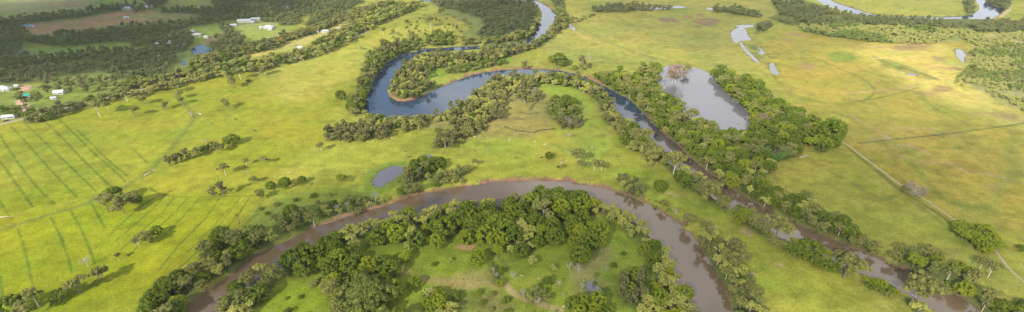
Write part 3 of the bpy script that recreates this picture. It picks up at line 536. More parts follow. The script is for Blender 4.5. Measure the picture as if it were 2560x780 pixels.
def ground_material():
    m, t, b = newmat('pasture_ground'); n = t.nodes.new; l = t.links.new
    at = n('ShaderNodeAttribute'); at.attribute_name = 'Col'
    tcn = n('ShaderNodeTexCoord')
    n1 = n('ShaderNodeTexNoise'); n1.inputs['Scale'].default_value = .55; n1.inputs['Detail'].default_value = 5; n1.inputs['Roughness'].default_value = .72
    n2 = n('ShaderNodeTexNoise'); n2.inputs['Scale'].default_value = .11; n2.inputs['Detail'].default_value = 5; n2.inputs['Roughness'].default_value = .65
    for q in (n1, n2): l(tcn.outputs['Object'], q.inputs['Vector'])
    r1 = n('ShaderNodeMapRange'); r1.inputs['From Min'].default_value = .3; r1.inputs['From Max'].default_value = .7; r1.inputs['To Min'].default_value = .68; r1.inputs['To Max'].default_value = 1.3; l(n1.outputs['Fac'], r1.inputs['Value'])
    r2 = n('ShaderNodeMapRange'); r2.inputs['From Min'].default_value = .3; r2.inputs['From Max'].default_value = .7; r2.inputs['To Min'].default_value = .80; r2.inputs['To Max'].default_value = 1.18; l(n2.outputs['Fac'], r2.inputs['Value'])
    mu = n('ShaderNodeMath'); mu.operation = 'MULTIPLY'; l(r1.outputs[0], mu.inputs[0]); l(r2.outputs[0], mu.inputs[1])
    vm = n('ShaderNodeVectorMath'); vm.operation = 'SCALE'; l(at.outputs['Color'], vm.inputs[0]); l(mu.outputs[0], vm.inputs['Scale'])
    n3 = n('ShaderNodeTexNoise'); n3.inputs['Scale'].default_value = .24; n3.inputs['Detail'].default_value = 6; n3.inputs['Roughness'].default_value = .75; l(tcn.outputs['Object'], n3.inputs['Vector'])
    r3 = n('ShaderNodeMapRange'); r3.inputs['From Min'].default_value = .47; r3.inputs['From Max'].default_value = .66; r3.inputs['To Max'].default_value = .55; l(n3.outputs['Fac'], r3.inputs['Value'])
    hs = n('ShaderNodeVectorMath'); hs.operation = 'MULTIPLY'; hs.inputs[1].default_value = (1.22, 1.04, 1.15); l(vm.outputs[0], hs.inputs[0])
    mx3 = n('ShaderNodeMix'); mx3.data_type = 'RGBA'; l(r3.outputs[0], mx3.inputs['Factor']); l(vm.outputs[0], mx3.inputs['A']); l(hs.outputs[0], mx3.inputs['B'])
    n4 = n('ShaderNodeTexNoise'); n4.inputs['Scale'].default_value = .9; n4.inputs['Detail'].default_value = 3; l(tcn.outputs['Object'], n4.inputs['Vector'])
    r4 = n('ShaderNodeMapRange'); r4.inputs['From Min'].default_value = .62; r4.inputs['From Max'].default_value = .72; r4.inputs['To Max'].default_value = .45; l(n4.outputs['Fac'], r4.inputs['Value'])
    hd = n('ShaderNodeVectorMath'); hd.operation = 'MULTIPLY'; hd.inputs[1].default_value = (.5, .62, .7); l(mx3.outputs['Result'], hd.inputs[0])
    mx4 = n('ShaderNodeMix'); mx4.data_type = 'RGBA'; l(r4.outputs[0], mx4.inputs['Factor']); l(mx3.outputs['Result'], mx4.inputs['A']); l(hd.outputs[0], mx4.inputs['B'])
    l(mx4.outputs['Result'], b.inputs['Base Color']); b.inputs['Roughness'].default_value = .95; b.inputs['Specular IOR Level'].default_value = .1
    bp = n('ShaderNodeBump'); bp.inputs['Strength'].default_value = .6; bp.inputs['Distance'].default_value = .55
    l(n1.outputs['Fac'], bp.inputs['Height']); l(bp.outputs[0], b.inputs['Normal'])
    return m
M['ground'] = ground_material()
nr, nc = shape
idx = np.arange(nr*nc).reshape(shape)
quads = np.stack([idx[:-1, :-1], idx[:-1, 1:], idx[1:, 1:], idx[1:, :-1]], -1).reshape(-1, 4)
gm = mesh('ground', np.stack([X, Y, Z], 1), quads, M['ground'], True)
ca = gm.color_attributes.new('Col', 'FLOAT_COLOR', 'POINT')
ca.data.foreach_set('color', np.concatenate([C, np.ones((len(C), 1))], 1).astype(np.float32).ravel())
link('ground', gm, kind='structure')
def water_mesh(name, d, level, mat, lim):
    k = d[quads].min(1) < lim; q = quads[k]
    u, inv = np.unique(q, return_inverse=True)
    v = np.stack([X[u], Y[u], np.full(len(u), level)], 1)
    link(name, mesh(name, v, inv.reshape(-1, 4), mat, True), kind='structure')
water_mesh('river_water', dr, -2.3, M['river'], 2.6)
M['dam'] = watermat('farm_dam_water', (.020, .030, .045), (.03, .04, .055))
dam = (X < -300) & (Y > 640)
water_mesh('pond_water', np.where(dam, 99, dp), -.55, M['pond'], 1.2)
water_mesh('dam_water', np.where(dam, dp, 99), -.55, M['dam'], 1.2)
ROADW = smooth(PW(ROAD), 1, False)
DAMS = [P(503, 124), P(461, 157), P(63, 132)]

def gz(x, y):
    """ground height at a point"""
    r = np.searchsorted(ys, y)-1; s = x/(max(132+.914*y, 300)*1.12)
    c = int(np.clip(np.searchsorted(sc_, s)-1, 0, nc-2)); r = int(np.clip(r, 0, nr-2))
    Zg = Z.reshape(shape)
    return float(Zg[r:r+2, c:c+2].mean())
DR = dr.reshape(shape); DP = dp.reshape(shape)
def wet(x, y):
    r = int(np.clip(np.searchsorted(ys, y)-1, 0, nr-2)); c = int(np.clip(np.searchsorted(sc_, x/(max(132+.914*y, 300)*1.12))-1, 0, nc-2))
    return min(DR[r, c], DP[r, c]+1)

def strip(name, px, wd, mat, z=.16, label=None):
    p = smooth(PW(px), 2, False)
    q = [p[0]]                                   # resample so the strip hugs the ground
    for a, b in zip(p[:-1], p[1:]):
        n = max(1, int(np.linalg.norm(b-a)/4)); q += [a+(b-a)*k/n for k in range(1, n+1)]
    p = np.array(q); v, f = [], []
    for i in range(len(p)):
        d = p[min(i+1, len(p)-1)]-p[max(i-1, 0)]; d /= np.linalg.norm(d)+1e-9; nrm = np.array([-d[1], d[0]])
        h = wd/2*(1+.18*math.sin(i*1.3)*math.sin(i*.37))
        for k in (-1, -.33, .33, 1):
            a = p[i]+nrm*h*k; v.append((a[0], a[1], gz(a[0], a[1])+(z if abs(k) < 1 else z-.25)))
    for i in range(len(p)-1):
        for k in range(3): f.append((i*4+k, i*4+k+1, i*4+k+5, i*4+k+4))
    return link(name, mesh(name, np.array(v), np.array(f), mat, True), kind='structure')
M['dirt'] = plain('pale_dirt', (.36, .29, .17), .95, (.20, .19, .07), .35)
M['road'] = plain('gravel_road', (.34, .29, .24), .9, (.25, .21, .17), .5)
strip('dirt_track', TRACK, 2.7, M['dirt'])
strip('road', ROAD, 5.0, M['road'])
strip('driveway', [(50,250),(55,262),(62,275),(66,290)], 4.5, plain('clay_drive', (.50,.33,.24), .95, (.42,.27,.19), .5))
strip('farm_road', [(560,64),(600,66),(640,60),(700,57),(740,56)], 4, M['road'])
strip('farm_road', [(745,28),(770,18),(800,11),(830,8)], 6, M['road'])

# ------------------------------------------------------------------ trees
def ico(sub):
    import bmesh
    bm = bmesh.new(); bmesh.ops.create_icosphere(bm, subdivisions=sub, radius=1)
    v = np.array([p.co[:] for p in bm.verts]); f = np.array([[q.index for q in a.verts] for a in bm.faces]); bm.free(); return v, f
ICO1, ICO2 = ico(1), ico(2)
def crown(name, env, nclump, cr, leaves, lsz, mat, seed, core=True, flat=.8, base=ICO1, upbias=.25, obj=True):
    """env(rng) -> centre of a clump in metres; each clump is a ragged core with leaf sprays standing off it"""
    rg = np.random.default_rng(seed); V, Fc, off = [], [], 0
    for _ in range(nclump):
        c = np.array(env(rg)); r = rg.uniform(*cr)
        if core:
            v = base[0]*r*.80*np.array([1, 1, flat])*rg.uniform(.72, 1.2, (len(base[0]), 1))+c
            V.append(v); t = base[1]+off; Fc.append(np.stack([t[:, 0], t[:, 1], t[:, 2], t[:, 2]], 1)); off += len(v)
        n = leaves; d = rg.normal(size=(n, 3)); d[:, 2] += upbias; d /= np.linalg.norm(d, axis=1)[:, None]
        p = c+d*np.array([1, 1, flat])*r*rg.uniform(.78, 1.18, (n, 1))
        nn = d+rg.normal(size=(n, 3))*.55; nn /= np.linalg.norm(nn, axis=1)[:, None]
        a = np.cross(nn, rg.normal(size=(n, 3))); a /= np.linalg.norm(a, axis=1)[:, None]; b = np.cross(nn, a)
        s = rg.uniform(.6, 1.25, (n, 1))*lsz
        q = np.stack([p-a*s-b*s*.5, p+a*s*.3-b*s*.8, p+a*s+b*s*.5, p-a*s*.3+b*s*.8], 1).reshape(-1, 3)
        V.append(q); Fc.append(np.arange(4*n).reshape(-1, 4)+off); off += 4*n
    V = np.concatenate(V); Fc = np.concatenate(Fc)
    if not obj: return V, Fc
    k = Fc[:, 2] != Fc[:, 3]
    fl = [tuple(x) for x in Fc[k]]+[tuple(x[:3]) for x in Fc[~k]]
    me = mesh(name, V, fl, mat, False)
    return me
def env_dome(w, zc, hz, hollow=.55, low=-.35):
    def e(rg):
        while True:
            d = rg.normal(size=3); d /= np.linalg.norm(d)
            if d[2] > low: break
        r = rg.uniform(hollow, 1)**.5
        return (d[0]*w/2*r, d[1]*w/2*r, zc+d[2]*hz*r)
    return e
def env_lobes(lobes):
    def e(rg):
        cx, cy, cz, r = lobes[rg.integers(len(lobes))]
        d = rg.normal(size=3); d /= np.linalg.norm(d); d[2] = abs(d[2])*.9-.15
        return (cx+d[0]*r, cy+d[1]*r, cz+d[2]*r*.7)
    return e
def env_col(w, h0, h1):
    def e(rg):
        t = rg.uniform(0, 1)**.8; a = rg.uniform(0, 6.283); rr = w/2*(1-.65*t)*rg.uniform(.4, 1)*(0.6+.4*min(1, t*6))
        return (math.cos(a)*rr, math.sin(a)*rr, h0+(h1-h0)*t)
    return e
def trunk_mesh(name, h, r, spread, mat, rg, n=5, fork=.45, lean=.08, twigs=0):
    mb = MB(); lx, ly = rg.uniform(-lean, lean, 2)*h
    top = (lx, ly, h*.8); mid = (lx*.3+rg.uniform(-.2, .2), ly*.3, h*fork)
    mb.tube([(0, 0, -.8), (0, 0, .3), mid, top], [r*1.5, r, r*.75, r*.25], 7)
    for k in range(n):
        a = 6.283*k/n+rg.uniform(-.5, .5); z0 = h*rg.uniform(fork*.7, .62); s = spread*rg.uniform(.55, 1)
        p0 = (lx*.4, ly*.4, z0); p1 = (lx*.4+math.cos(a)*s*.5, ly*.4+math.sin(a)*s*.5, z0+h*.16); p2 = (lx*.4+math.cos(a)*s, ly*.4+math.sin(a)*s, z0+h*rg.uniform(.22, .38))
        mb.tube([p0, p1, p2], [r*.5, r*.34, r*.1], 5)
        for j in range(twigs):
            t = rg.uniform(.3, 1); q = [p1[i]+(p2[i]-p1[i])*t for i in range(3)]; e = [q[0]+rg.uniform(-1, 1)*s*.45, q[1]+rg.uniform(-1, 1)*s*.45, q[2]+h*rg.uniform(.05, .2)]
            mb.tube([q, e], [r*.16, r*.04], 4)
    return mb.me(name, mat, True)

# every kind: a few crowns and trunks for a tree with a crown 12 m across; copies are scaled
VAR = {}
for kd, nv in ((BRD, 7), (BRI, 4), (GUM, 8), (OAK, 5), (PAP, 6), (DEA, 4), (BUS, 4)):
    VAR[kd] = []
    for k in range(nv):
        sd_ = hash((kd == BRD, kd == BRI, kd == GUM, kd == OAK, kd == PAP, kd == DEA, k)) % 99991
        sd_ = 1000*['broadleaf_tree', 'bright_tree', 'gum_tree', 'swamp_oak', 'paperbark_tree', 'dead_tree', 'bush'].index(kd)+k
        rg = np.random.default_rng(sd_)
        if kd in (BRD, BRI):
            h = rg.uniform(9.5, 12.5); lob = [(0, 0, h*.55, 3.2)]+[(math.cos(a)*rg.uniform(2.2, 3.4), math.sin(a)*rg.uniform(2.2, 3.4), h*rg.uniform(.35, .62), rg.uniform(1.9, 2.9)) for a in rg.uniform(0, 6.283, 5)]
            h *= .95; cm = crown('crown', env_lobes(lob) if k % 4 == 3 else env_dome(10.4, h*.46, h*.46, .7, -.5), 92, (.75, 1.3), 26, .34, M['broadleaf' if kd == BRD else 'bright'], sd_)
            tm = trunk_mesh('trunk', h*.8, .38, 3.6, M['bark'], rg)
        elif kd == GUM:
            pale = k < 2; h = rg.uniform(12, 14) if pale else rg.uniform(9.5, 12.5); nl = rg.integers(5, 8)
            lo = .55 if pale else .34
            lob = [(math.cos(a)*rg.uniform(1.8, 4.0), math.sin(a)*rg.uniform(1.8, 4.0), h*rg.uniform(lo, .82), rg.uniform(1.5, 2.5)) for a in rg.uniform(0, 6.283, nl)]+[(0, 0, h*.78, 2.2), (0, 0, h*.55, 2.2)]
            cm = crown('crown', env_lobes(lob), 56 if pale else 80, (.65, 1.2), 32, .30, M['gum'], sd_, flat=.8)
            tm = trunk_mesh('trunk', h, .30, 3.6, M['pale_bark' if pale else 'bark'], rg, 6, .4)
        elif kd == OAK:
            h = rg.uniform(13, 17)
            lob = [(rg.uniform(-2.6, 2.6), rg.uniform(-2.6, 2.6), h*z, rg.uniform(1.3, 2.3)) for z in (.3, .42, .52, .62, .7, .8, .88)]
            cm = crown('crown', env_lobes(lob), 34, (.7, 1.3), 50, .34, M['oak'], sd_, flat=1.35)
            tm = trunk_mesh('trunk', h, .30, 2.6, M['bark'], rg, 6, .3)
        elif kd == PAP:
            h = rg.uniform(8, 10.5)
            lob = [(math.cos(a)*rg.uniform(1.6, 3.9), math.sin(a)*rg.uniform(1.6, 3.9), h*rg.uniform(.35, .75), rg.uniform(1.2, 2.1)) for a in rg.uniform(0, 6.283, 7)]+[(0, 0, h*.7, 2)]
            cm = crown('crown', env_lobes(lob), 72, (.6, 1.1), 30, .30, M['paper'], sd_, flat=.85)
            tm = trunk_mesh('trunk', h*.85, .3, 3.6, M['pale_bark'], rg)
        elif kd == DEA:
            h = rg.uniform(11, 14)
            cm = crown('crown', env_dome(9, h*.65, h*.3, .3), 22, (.6, 1.3), 26, .16, M['dead'], sd_, core=False)
            tm = trunk_mesh('trunk', h, .36, 4.2, M['dead_bark'], rg, 9, .35, .1, 6)
        else:
            h = 6.5
            cm = crown('crown', env_dome(9.5, h*.4, h*.4, .4), 30, (1.1, 1.9), 40, .42, M['broadleaf' if k % 2 else 'gum'], sd_)
            tm = trunk_mesh('trunk', h*.7, .3, 3, M['bark'], rg)
        VAR[kd].append((cm, tm, h))
NAME = {BRI: 'bright_broadleaf_tree'}  # bright-leaved broadleaf trees, not a separate species
CAT = {DEA: 'dead tree', BUS: 'bush'}
LOOK = {BRD: 'dark green round-headed tree', BRI: 'bright yellow-green leafy tree', GUM: 'olive-grey spreading gum tree', OAK: 'brownish upright feathery tree', PAP: 'pale olive low domed tree', DEA: 'bare greyish dead tree', BUS: 'low rounded bush'}
BASE = 12.0
placed = []
def put_tree(kd, x, y, wm, label, group=None, k=None, name=None, hs=1.0, sink=None):
    if kd == GUM and k is None:
        k = random.randrange(2) if (('white' in label or 'pale' in label) and not group) or random.random() < .12 else random.randrange(2, 8)
    cm, tm, h = VAR[kd][random.randrange(len(VAR[kd])) if k is None else k]
    s = wm/BASE; z = max(gz(x, y), -1.6)-.05
    o = link(name or NAME.get(kd, kd), None, loc=(x, y, z), label=label, cat=CAT.get(kd, 'tree'), group=group)
    o.rotation_euler = (0, 0, random.uniform(0, 6.283)); o.scale = (s*random.uniform(.92, 1.08), s, s*hs)
    link('trunk', tm, o); link('crown', cm, o)
    placed.append((x, y, wm)); return o

# --- single trees: (photo x, y of the crown's middle, crown width px, kind, label)
TALL = {BRD: 5.5, BRI: 5.5, GUM: 9, OAK: 8, PAP: 5, DEA: 8, BUS: 2.5}
ONES = [
 (910,705,150,'GIANT','giant spreading tree with a lumpy crown, the broadest on the river island'),
 (242,682,38,GUM,'flat-topped gum casting the longest shadow on the striped paddock'),
 (187,712,42,GUM,'twin-stemmed spreading gum between a dark round tree and the flat-topped gum'),
 (150,733,42,BRD,'dark round-headed tree with a leaning pale stem in the paddock corner row'),
 (80,742,48,GUM,'wide gum with forked white trunk in the paddock corner row'),
 (30,765,52,BRD,'dark tree at the very corner of the striped paddock'),
 (60,775,40,GUM,'olive tree beside the dark corner tree of the striped paddock'),
 (212,650,32,DEA,'bare white leafless tree leaning over the striped paddock'),
 (292,640,17,GUM,'smallest gum on the striped paddock, alone near the fanned furrows'),
 (342,603,24,GUM,'thin gum with bare leaning trunk at the end of the fanned furrows'),
 (367,587,34,GUM,'spreading open gum above the fanned furrows'),
 (392,577,26,BRD,'darker tree touching the spreading open gum above the fanned furrows'),
 (258,502,46,GUM,'end tree of the oval grove on the paddock track, olive and broad'),
 (283,488,42,BRD,'tallest tree in the middle of the oval grove on the paddock track'),
 (300,508,42,GUM,'near-side tree in the oval grove on the paddock track'),
 (325,492,38,GUM,'olive tree closing the shadowed end of the oval grove'),
 (340,498,26,BRD,'small dark tree at the shadowed tip of the oval grove'),
 (418,402,22,OAK,'first brown tree in the paddock hedge row, nearest the track'),
 (437,394,24,OAK,'second brown tree from the track in the paddock hedge row'),
 (452,393,17,OAK,'narrow brown tree squeezed into the paddock hedge row'),
 (466,385,25,OAK,'grey-brown round tree third from the track end of the hedge row'),
 (489,378,23,GUM,'dense round tree at the middle of the paddock hedge row'),
 (510,372,20,BRD,'dark round tree past the middle of the paddock hedge row'),
 (528,363,20,BRD,'darkest compact tree in the paddock hedge row'),
 (541,366,26,GUM,'tree standing proud of the paddock hedge row with its own shadow'),
 (514,350,18,DEA,'bare-topped pale tree just behind the paddock hedge row'),
 (567,350,20,BRD,'dark tree joined to the big end tree of the hedge row'),
 (582,349,30,BRD,'big dark tree ending the paddock hedge row'),
 (559,421,28,GUM,'lone round brownish tree between hedge row and twin clump'),
 (614,403,16,GUM,'thin pale tree above the crooked pair on the middle paddock'),
 (660,398,20,GUM,'grey tree with a forked trunk on the middle paddock'),
 (618,430,13,DEA,'crooked half-bare tree on the middle paddock'),
 (633,446,18,GUM,'leaning tree just below the crooked half-bare one'),
 (530,479,26,OAK,'brown half of the twin clump at the head of the furrows'),
 (553,476,30,OAK,'darker half of the twin clump at the head of the furrows'),
 (650,480,27,GUM,'grey-brown tree first in the row of four by the shaded hollow'),
 (676,464,23,BRD,'small round green tree second in the row of four by the hollow'),
 (711,457,30,BRD,'largest dark tree in the row of four by the shaded hollow'),
 (755,451,20,BRD,'round tree last in the row of four by the shaded hollow'),
 (852,447,29,BRI,'lone yellow-green round tree near the oval pond'),
 (801,365,20,GUM,'lone brownish tree on the pasture below the brown tree line'),
 (851,239,26,BRD,'lone dark tree outside the upper loop on open pasture'),
 (566,256,22,GUM,'lone tree on the far pasture below two shrubs'),
 (579,201,26,GUM,'round brownish tree just off the farm road'),
 (597,182,24,GUM,'tree with white leaning trunk on the farm road edge'),
 (621,202,13,BUS,'small bright shrub next to the leaning white trunk'),
 (655,172,24,GUM,'brown-headed tree standing off the road belt on the pasture'),
 (332,275,25,GUM,'lone round tree on the top edge of the striped paddock'),
 (356,246,22,GUM,'tree below the farm road above the striped paddock'),
 (310,232,30,GUM,'tall gum with bright white trunk beside the farm road'),
 (240,268,34,GUM,'spreading pale gum at the top of the striped paddock'),
 (265,263,18,GUM,'slim gum beside the spreading pale gum of the striped paddock'),
 (145,277,26,OAK,'brown bushy tree where the furrows meet the road'),
 (411,261,18,GUM,'tree at the upper end of the grassy farm track'),
 (436,215,24,GUM,'first tree in the short row crossing the farm track'),
 (446,232,22,GUM,'second tree in the short row crossing the farm track'),
 (452,248,18,GUM,'third tree in the short row crossing the farm track'),
 (476,282,15,DEA,'half-bare tree at the corner of the farm track'),
 (954,103,15,GUM,'lone brownish tree near the road belt on the far pasture'),
 (904,119,11,PAP,'tiny pale bush near the road belt on the far pasture'),
 (958,77,17,GUM,'open pale tree in a loose pair on the far pasture'),
 (984,78,10,GUM,'small dark partner in the loose pair on the far pasture'),
 (1017,54,10,BRD,'narrow dark tree on the far bright pasture'),
 (1075,52,22,GUM,'broad sparse tree on the far bright pasture'),
 (1142,69,10,OAK,'slim dark tree on the bright pasture above the loop'),
 (1152,80,11,GUM,'pale tree beside the slim dark tree above the loop'),
 (1162,52,16,GUM,'grey tree on the bright pasture below the far wood'),
 (1135,45,14,GUM,'pale tree on the bright pasture edge of the far wood'),
 (1102,27,18,GUM,'brownish tree on the far edge of the bright pasture'),
 (1398,150,34,BRD,'large dark tree on the outer bank facing the loop neck'),
 (1380,148,20,BRI,'bright side tree against the large dark bank tree'),
 (1413,156,20,BRD,'round dark tree leaning on the large dark bank tree'),
 (1458,160,26,OAK,'tall dark ragged tree on the bank near the forest start'),
 (1475,142,18,DEA,'thin leafless treetop beside the tall ragged bank tree'),
 (1436,168,14,BRI,'small green tree at the foot of the ragged bank tree'),
 (1256,152,20,BRD,'low dark tree at the end of the peninsula row'),
 (1310,160,20,OAK,'brown bush on the bare bank above the loop neck'),
 (1093,325,14,BRI,'single bright green bush above the spur of trees'),
 (1045,311,20,GUM,'pale round tree on the meadow below the big loop'),
 (1002,298,24,PAP,'tall pale tree with bare stem below the big loop'),
 (969,316,14,GUM,'slim tree with a white stem at the end of the brown tree line'),
 (1373,388,20,BRD,'lone small dark round tree on the cattle meadow'),
 (1395,417,9,BUS,'tiny yellow bush next to the resting cattle'),
 (1408,414,13,BUS,'bright green bush beside the tiny yellow bush'),
 (1447,388,36,GUM,'dark spreading tree heading the meadow trio'),
 (1455,408,24,GUM,'grey-green tree in the meadow trio with slim trunk'),
 (1487,410,26,GUM,'pale tree with a bright white trunk on the cattle meadow'),
 (1505,412,24,GUM,'shaded partner of the bright white-trunked meadow tree'),
 (1423,335,20,DEA,'thin bare tree below the brown scrub'),
 (1481,369,11,DEA,'small pale leafless bush on the cattle meadow'),
 (1188,405,17,GUM,'slender tree with white trunk on the lower river bank'),
 (1140,430,28,GUM,'brown-grey tree on the lower river bank'),
 (1100,428,22,PAP,'tall pale tree beside the oval pond grove'),
 (1070,440,22,PAP,'low pale tree between oval pond grove and river'),
 (1080,423,18,BRD,'dark low bush at the foot of the oval pond grove'),
 (915,432,12,DEA,'thin half-dead sapling beside the oval pond'),
 (1650,464,32,BRD,'lone round bush on the bright meadow strip'),
 (1660,507,20,GUM,'small scruffy bush on top of the eroded bank'),
 (1690,527,15,DEA,'whitish leafless shrub on the lip of the eroded bank'),
 (1720,543,34,GUM,'sparse greyish tree on the bank near the whitish shrub'),
 (1690,402,50,GUM,'broad domed gum tree overhanging the narrow river'),
 (1635,385,50,GUM,'big gum with bare trunks where the narrow river bends'),
 (1720,448,26,BRI,'bright green tree below the broad domed gum'),
 (1750,440,34,PAP,'pale grey-green tree next to the bright one on the narrow river'),
 (1775,470,55,GUM,'spreading brownish gum whose crown reaches across the narrow river'),
 (1950,562,55,GUM,'large two-trunked gum on the meadow bulge'),
 (1988,603,24,BRI,'vivid green bush beyond the large two-trunked gum'),
 (2025,622,50,BRD,'rounded dark bush on the bank past the meadow bulge'),
 (2068,632,27,BRI,'bright yellow-green ball of a tree on the bank'),
 (2124,660,64,GUM,'umbrella-shaped gum leaning from the meadow over the narrow river'),
 (2310,716,78,GUM,'widest gum on the lowest reach with rippled olive crown'),
 (2300,775,50,PAP,'low olive tree at the lower edge under the widest gum'),
 (2483,672,36,GUM,'lone gum with a stout white trunk beside the dirt track'),
 (2460,655,30,GUM,'darker leaning crown next to the white-trunked track gum'),
 (2553,620,18,BRD,'dark tree standing past the end of the dirt track clump'),
 (2285,478,46,'GREY','grey leafless thicket bush on the dirt track'),
 (2265,472,20,BRI,'small green bush against the grey thicket bush on the track'),
 (1657,48*2,8,DEA,'thin lone dead tree far out on the flood plain'),
 (1690,192,44,'GREYL','reddish-grey bare tree standing in the shallow lagoon'),
 (1683,190,24,GUM,'green-topped tree with tall white trunk standing in the lagoon'),
 (1664,195,12,DEA,'white dead snag rising from the lagoon'),
 (1676,172,14,DEA,'red-brown dead snag at the head of the lagoon'),
 (1637,165,30,BRD,'dark tree at the inner corner of the lagoon'),
 (1718,168,24,GUM,'sparse tree on the head shore of the lagoon'),
 (1738,265,20,DEA,'pinkish bare tree on the near lagoon shore'),
 (1755,288,16,DEA,'second pinkish bare tree on the near lagoon shore'),
 (1845,305,18,DEA,'bare tree over the near lagoon shore with yellow top'),
 (1905,305,30,'GREYL','purplish bare crown at the grove end of the lagoon'),
 (1870,292,18,DEA,'slim bare tree at the inlet between forest and grove'),
 (2080,330,60,BRD,'ragged drooping tree at the outer tip of the lagoon grove'),
 (1015,640,34,BRI,'solitary yellow-green tree in the island clearing'),
 (1020,615,28,PAP,'silvery pale tree behind the solitary yellow-green one'),
 (1065,572,26,BRI,'small light green tree before the island thicket'),
 (1093,602,38,BRI,'round yellow-green tree stepping out of the island thicket'),
 (1110,570,54,BRD,'broad dark ball of a tree near the middle of the island thicket'),
 (1165,592,42,BRI,'round tree above the curved bare-earth patch'),
 (1195,645,42,BRI,'leafy tree with lit crown in the island meadow centre'),
 (1255,597,38,BRI,'first of two stacked round trees at the island centre'),
 (1245,622,30,BRI,'lower of two stacked round trees at the island centre'),
 (1245,555,76,BRD,'largest dark dome in the island thicket'),
 (1315,590,42,PAP,'silvery pale tree among dark domes'),
 (1300,612,24,PAP,'small silvery tree below the silvery pale one'),
 (1357,577,36,BRI,'round bright tree with trailing skirt on the island'),
 (1388,592,46,BRD,'low wide bluish-green bush on the island'),
 (1425,576,28,BRI,'light green bush between two island clumps'),
 (1434,602,28,BRI,'yellowish bush under the inner corner clump'),
 (1453,636,52,BRD,'two-toned tree with yellow side in the island meadow'),
 (1425,664,26,DEA,'leafless grey tree below the two-toned tree'),
 (1446,668,32,DEA,'brownish leafless tree beside the leafless grey one'),
 (1330,650,32,PAP,'pale lone tree with a straight white trunk on the island meadow'),
 (1284,684,26,DEA,'ghostly thin tree with a white trunk on the island meadow'),
 (1369,703,26,BRD,'small very dark bush in the island meadow'),
 (1398,706,22,DEA,'whitish leafless scrub near the very dark bush'),
 (1409,736,17,DEA,'small whitish scrub below the island meadow'),
 (1383,668,22,PAP,'low pale bush between the white-trunked tree and grey trees'),
 (1252,676,22,BRD,'dark green shrub by the bare earth on the island'),
 (1241,645,13,DEA,'small white snag by the bare earth on the island'),
 (1492,686,12,BUS,'tiny lime-green bush above the island puddle'),
 (1035,707,32,BRI,'bright bush on the lip of the dry gully'),
 (1145,740,28,BUS,'grey-green bush in the weedy gully bottom'),
 (785,710,26,BUS,'pale bush alone on the lower island grass'),
 (716,745,12,BUS,'tiny pale bush on the lower island grass'),
 (880,627,34,BRD,'dark ball of a tree closest above the giant one'),
 (845,645,48,BRI,'yellow-topped tree beside the dark balls on the island'),
 (760,668,50,BRD,'dark tree at the elbow of the island shore'),
 (1940,378,60,'BAMBOO','bright green plumed bamboo clump on the field side of the forest'),
]
def one(x, y, wpx, kd):
    zc = TALL[kd]*(wpx/ppm(y))/12*1.0
    for _ in range(3):
        wx, wy = P(x, y, zc)
        s = F/((wy)*math.cos(TH)+(H-zc)*math.sin(TH)); wm = wpx/s; zc = TALL[kd]*wm/12
    return wx, wy, wm
TALL.update({'GIANT': 7, 'GREY': 3, 'GREYL': 4, 'BAMBOO': 5})
# special crowns
rg = np.random.default_rng(77)
glob = [(0, 0, 12, 7)]+[(math.cos(a)*11, math.sin(a)*10, rg.uniform(6, 11), rg.uniform(4.5, 6)) for a in np.arange(0, 6.28, .7)]+[(math.cos(a)*5, math.sin(a)*5, 12.5, 4.5) for a in np.arange(.3, 6.28, 1.3)]
M['giant'] = leafmat('giant_tree_leaves', (.130, .155, .030), (.135, .160, .032), (.235, .245, .052))
GI = (crown('crown', env_lobes(glob), 330, (1.1, 2.1), 52, .48, M['giant'], 5), trunk_mesh('trunk', 15, 1.1, 11, M['bark'], rg, 9, .25), 17)
M['grey_twig'] = leafmat('grey_twigs', (.24, .19, .15), (.27, .21, .17), (.22, .20, .12), .1)
M['pink_twig'] = leafmat('reddish_twigs', (.24, .15, .12), (.28, .18, .15), (.22, .19, .09), .1)
GREY = (crown('crown', env_dome(10, 3, 2.6, .3), 34, (.8, 1.6), 46, .17, M['grey_twig'], 6, core=False), trunk_mesh('trunk', 6, .25, 4.5, M['dead_bark'], rg, 12, .1, .05, 6), 6)
GREYL = (crown('crown', env_dome(10, 5, 4.2, .3), 40, (.9, 1.7), 54, .20, M['pink_twig'], 7, core=False), trunk_mesh('trunk', 9, .3, 4.2, M['dead_bark'], rg, 9, .2, .05, 5), 8)
def bamboo():
    mb = MB(); st = MB(); rg = np.random.default_rng(3)
    for k in range(120):
        a = rg.uniform(0, 6.283); r0 = rg.uniform(0, 3); L0 = rg.uniform(6, 12); ca_, sa_ = math.cos(a), math.sin(a); pts = []
        for t in np.linspace(0, 1, 6): pts.append((ca_*(r0+L0*.5*t**1.8), sa_*(r0+L0*.5*t**1.8), L0*(t-.35*t**3)))
        st.tube(pts, [.07, .06, .05, .04, .03, .02], 3)
        for j in range(26):
            t = rg.uniform(.25, 1); q = Vector(pts[min(5, int(t*5))])+Vector(rg.normal(size=3))*.5; d = Vector((ca_, sa_, -.6)).normalized(); u = Vector(rg.normal(size=3)).cross(d).normalized()*.16
            mb.poly([tuple(q-u), tuple(q+d*.5-u), tuple(q+d*1.3), tuple(q+d*.5+u)], [(0, 1, 2, 3)])
    return mb.me('foliage', leafmat('bamboo_leaves', (.10, .185, .03), (.12, .2, .03), (.165, .235, .045))), st.me('stem', M['bark'])
BAM = bamboo()
